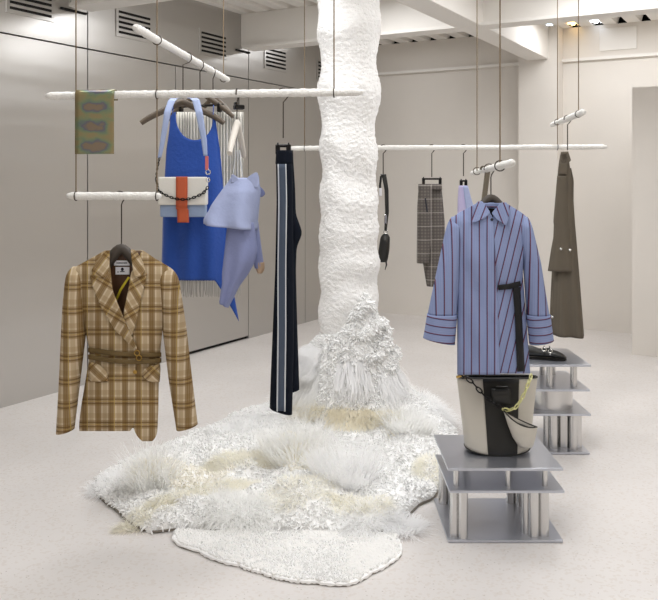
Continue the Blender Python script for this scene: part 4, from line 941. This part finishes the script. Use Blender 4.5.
# white fluff left on the mound, hanging fringe, gathered folds
def mound_pts(a0, a1, z_lo, z_hi, N):
    a = rng.uniform(a0, a1, N); r = np.linspace(R0+.002, .6, 200); out = []
    tgt = rng.uniform(z_lo, z_hi, N); res = np.empty(N)
    aa = np.linspace(a0, a1, 24); tab = np.stack([hgt(r, np.full(200, q)) for q in aa])
    for k in range(N):
        row = tab[min(23, int((a[k]-a0)/(a1-a0)*23.99))]; res[k] = r[np.argmin(np.abs(row-tgt[k]))]
    return CXc+res*np.cos(a), CYc+res*np.sin(a), a
def moundfur(a0, a1, z0, z1, N, L, m, down=1., outw=.6, w=.0013, name='fur_tuft', droop=.3, curl=.05):
    x, y, a = mound_pts(a0, a1, z0, z1, N); base = np.stack([x, y, surf(x, y)], -1)
    d = np.stack([np.cos(a)*outw, np.sin(a)*outw, np.full(N, -down)], -1)+rng.normal(size=(N, 3))*.12
    VV, FF = strands(base, d, L*rng.uniform(.7, 1.1, N), w, droop=droop, sides=2, segs=5, curl=curl, taper=.5); npmesh(name, VV-RO, FF, m, rug)
moundfur(-PI*.98, -PI*.70, .30, .40, 2600, .27, G_, 1., .55, .0016, 'hanging_fringe', .1, .02)
moundfur(-PI*.99, -PI*.72, .36, .50, 3000, .10, W_, .1, 1.0)
moundfur(-PI*.34, -PI*.02, .22, .40, 1500, .13, W_, 1., .7, .0026, 'hanging_fringe', .1, .06)
moundfur(-PI*.58, -PI*.40, .40, .46, 260, .16, W_, 1., .5, .0045, 'gathered_fold', .1, .05)
moundfur(-PI*.60, -PI*.32, .13, .20, 1500, .06, B_, .0, 1.0, .002)
# rolled gathers on the column's front right
for (a, z, ln, rr0) in ((-1.05, .62, .20, .032), (-.95, .50, .17, .030), (-.75, .56, .14, .028), (-1.25, .72, .12, .026), (-.55, .43, .15, .026)):
    b = MB(); pts = []; rd = []
    for i in range(22):
        t = i/21-.5; aa = a+t*ln/.26*1.0; rs_ = np.linspace(R0, .5, 120); r = float(rs_[np.argmin(np.abs(hgt(rs_, np.full(120, aa))-z))]); r = max(r, CR+.03)+.012
        pp = Vector((CXc+r*math.cos(aa), CYc+r*math.sin(aa), z+.05*t*2+.012*math.sin(9*t)))
        pts.append(pp-Vector(RO)); rd.append(rr0*(1-.75*abs(2*t)**3)*(1+.18*noise.noise(pp*40)))
    b.tube(pts, [q_*.7 for q_ in rd], 14); gr = b.build('rolled_gather', M['rug_base'], rug, angle=0)
    ii = rng.integers(1, 21, 420); bs = np.array([pts[q_] for q_ in ii])+rng.normal(size=(420, 3))*.008; dd = rng.normal(size=(420, 3))+np.array([math.cos(a), math.sin(a), .2])*.6; nd = dd/np.linalg.norm(dd, axis=1, keepdims=True)
    bs = bs+nd*np.array([rd[q_]*.4 for q_ in ii])[:, None]; VV, FF = strands(bs+RO, dd, rng.uniform(.014, .024, 420), .0052, droop=.3, sides=4, segs=4, curl=.15, taper=.85); npmesh('crinkled_loops', VV-RO, FF, M['pile_white'], gr)
# front tongue rug
ol2 = [(176, 532), (174, 541), (182, 548), (200, 553), (215, 561), (240, 567), (262, 574), (285, 581), (315, 584), (345, 586.5), (358, 583), (370, 575), (388, 566), (400, 556), (399, 546), (396, 538), (384, 537), (350, 538), (280, 536.5), (215, 535.5)]
p2 = [FL(*p) for p in ol2]; c2 = Vector((sum(p.x for p in p2)/len(p2), sum(p.y for p in p2)/len(p2), 0))
a2 = np.array([math.atan2(p.y-c2.y, p.x-c2.x) for p in p2]); r2 = np.array([math.hypot(p.y-c2.y, p.x-c2.x) for p in p2]); od = np.argsort(a2); a2, r2 = a2[od], r2[od]
a2 = np.concatenate([a2-2*PI, a2, a2+2*PI]); r2 = np.concatenate([r2]*3)
fr = empty('tufted_rug', c2, 'flat white tufted rug piece lying in front of the shaggy rug', 'rug')
NA2 = 260; b = MB()
def tong(u, v):
    a = -2*PI*u; B2 = float(np.interp(math.atan2(math.sin(a), math.cos(a)), a2, r2))+.006*math.sin(a*41)+.006*noise.noise(Vector((math.cos(a)*9, math.sin(a)*9, 0)))
    e = [0, 0]
    if v < .85: r = B2*v/.85*.985; z = .020+.0035*noise.noise(Vector((r*math.cos(a)*30, r*math.sin(a)*30, 1)))+.003*noise.noise(Vector((r*math.cos(a)*70, r*math.sin(a)*70, 4)))+.006*noise.noise(Vector((r*math.cos(a)*5, r*math.sin(a)*5, 4)))
    else: t = (v-.85)/.15; r = B2*(.985+.015*math.sin(PI*t/2)) if t < .5 else B2; z = .020*math.cos(PI*t/2)+.001
    return Vector((r*math.cos(a), r*math.sin(a), z)), (u, v)
b.grid(NA2, 80, tong, True); b.build('base', M['rug_flat'], fr, angle=0)
N = 30000; a = rng.uniform(-PI, PI, N); r = np.interp(a, a2, r2)*np.sqrt(rng.uniform(0, 1, N))*.995; bs = np.stack([r*np.cos(a), r*np.sin(a), np.full(N, .016)], -1)
d = rng.normal(size=(N, 3))*.6+np.array([0, 0, 1.]); VV, FF = strands(bs, d, rng.uniform(.004, .009, N), .0030, droop=.2, sides=4, segs=3, taper=.8); npmesh('pile', VV, FF, M['pile_white'], fr)
M_edge = np.linspace(-PI, PI, 260, endpoint=False)
b = MB(); b.tube([Vector((math.cos(q)*float(np.interp(q, a2, r2))*1.0, math.sin(q)*float(np.interp(q, a2, r2)), .009)) for q in M_edge], [.008+.0018*math.sin(i_*1.7)+.0015*math.sin(i_*.61) for i_ in range(260)], 6, closed=True); b.build('edge_binding', M['pile_white'], fr)

b = MB(); b.tube([Vector((math.cos(q)*float(np.interp(q, a2, r2))*1.004, math.sin(q)*float(np.interp(q, a2, r2))*1.004, .004)) for q in M_edge], .0045, 6, closed=True); b.build('backing_shadow_edge', M['backing'], fr)  # backing rim, coloured dark to include shade beneath the rug edge
# ================================================================== LIGHT
def area(name, loc, sx, sy, e, c=(252, 253, 255), rot=(0, 0, -RA)):
    l = bpy.data.lights.new(name, 'AREA'); l.shape = 'RECTANGLE'; l.size = sx; l.size_y = sy; l.energy = e; l.color = srgb(c)[:3]
    o = bpy.data.objects.new(name, l); link(o); o.location = loc; o.rotation_euler = rot; return o
area('ceiling_light', RW(-2.7, 3.0, 2.97), .5, 2.0, 55)
area('ceiling_light', RW(-1.2, 2.6, 2.97), .5, 2.6, 70)
area('ceiling_light', RW(1.0, 2.0, 2.97), .5, 2.6, 60)
area('ceiling_light', RW(-2.9, 5.3, 2.97), .5, 1.2, 42)
area('ceiling_light', RW(-1.2, 5.4, 2.97), .5, 1.2, 55)
area('ceiling_light', RW(-1.6, -.6, 2.97), .6, 2.0, 55)
area('ceiling_light', RW(-1.4, 7.6, 2.97), 1.2, .5, 40)
area('ceiling_light', RW(-3.6, 7.6, 2.97), .8, .4, 12)
area('ceiling_light', RW(.6, 4.6, 2.97), .5, 1.6, 30)
w = bpy.data.worlds.new('world'); scene.world = w; w.use_nodes = True; w.node_tree.nodes['Background'].inputs[0].default_value = (.9, .92, 1, 1); w.node_tree.nodes['Background'].inputs[1].default_value = .02
scene.cycles.max_bounces = 16; scene.cycles.diffuse_bounces = 12
vs = scene.view_settings; vs.view_transform = 'Standard'; vs.look = 'None'; vs.gamma = 1; vs.use_curve_mapping = False; vs.exposure = -.95
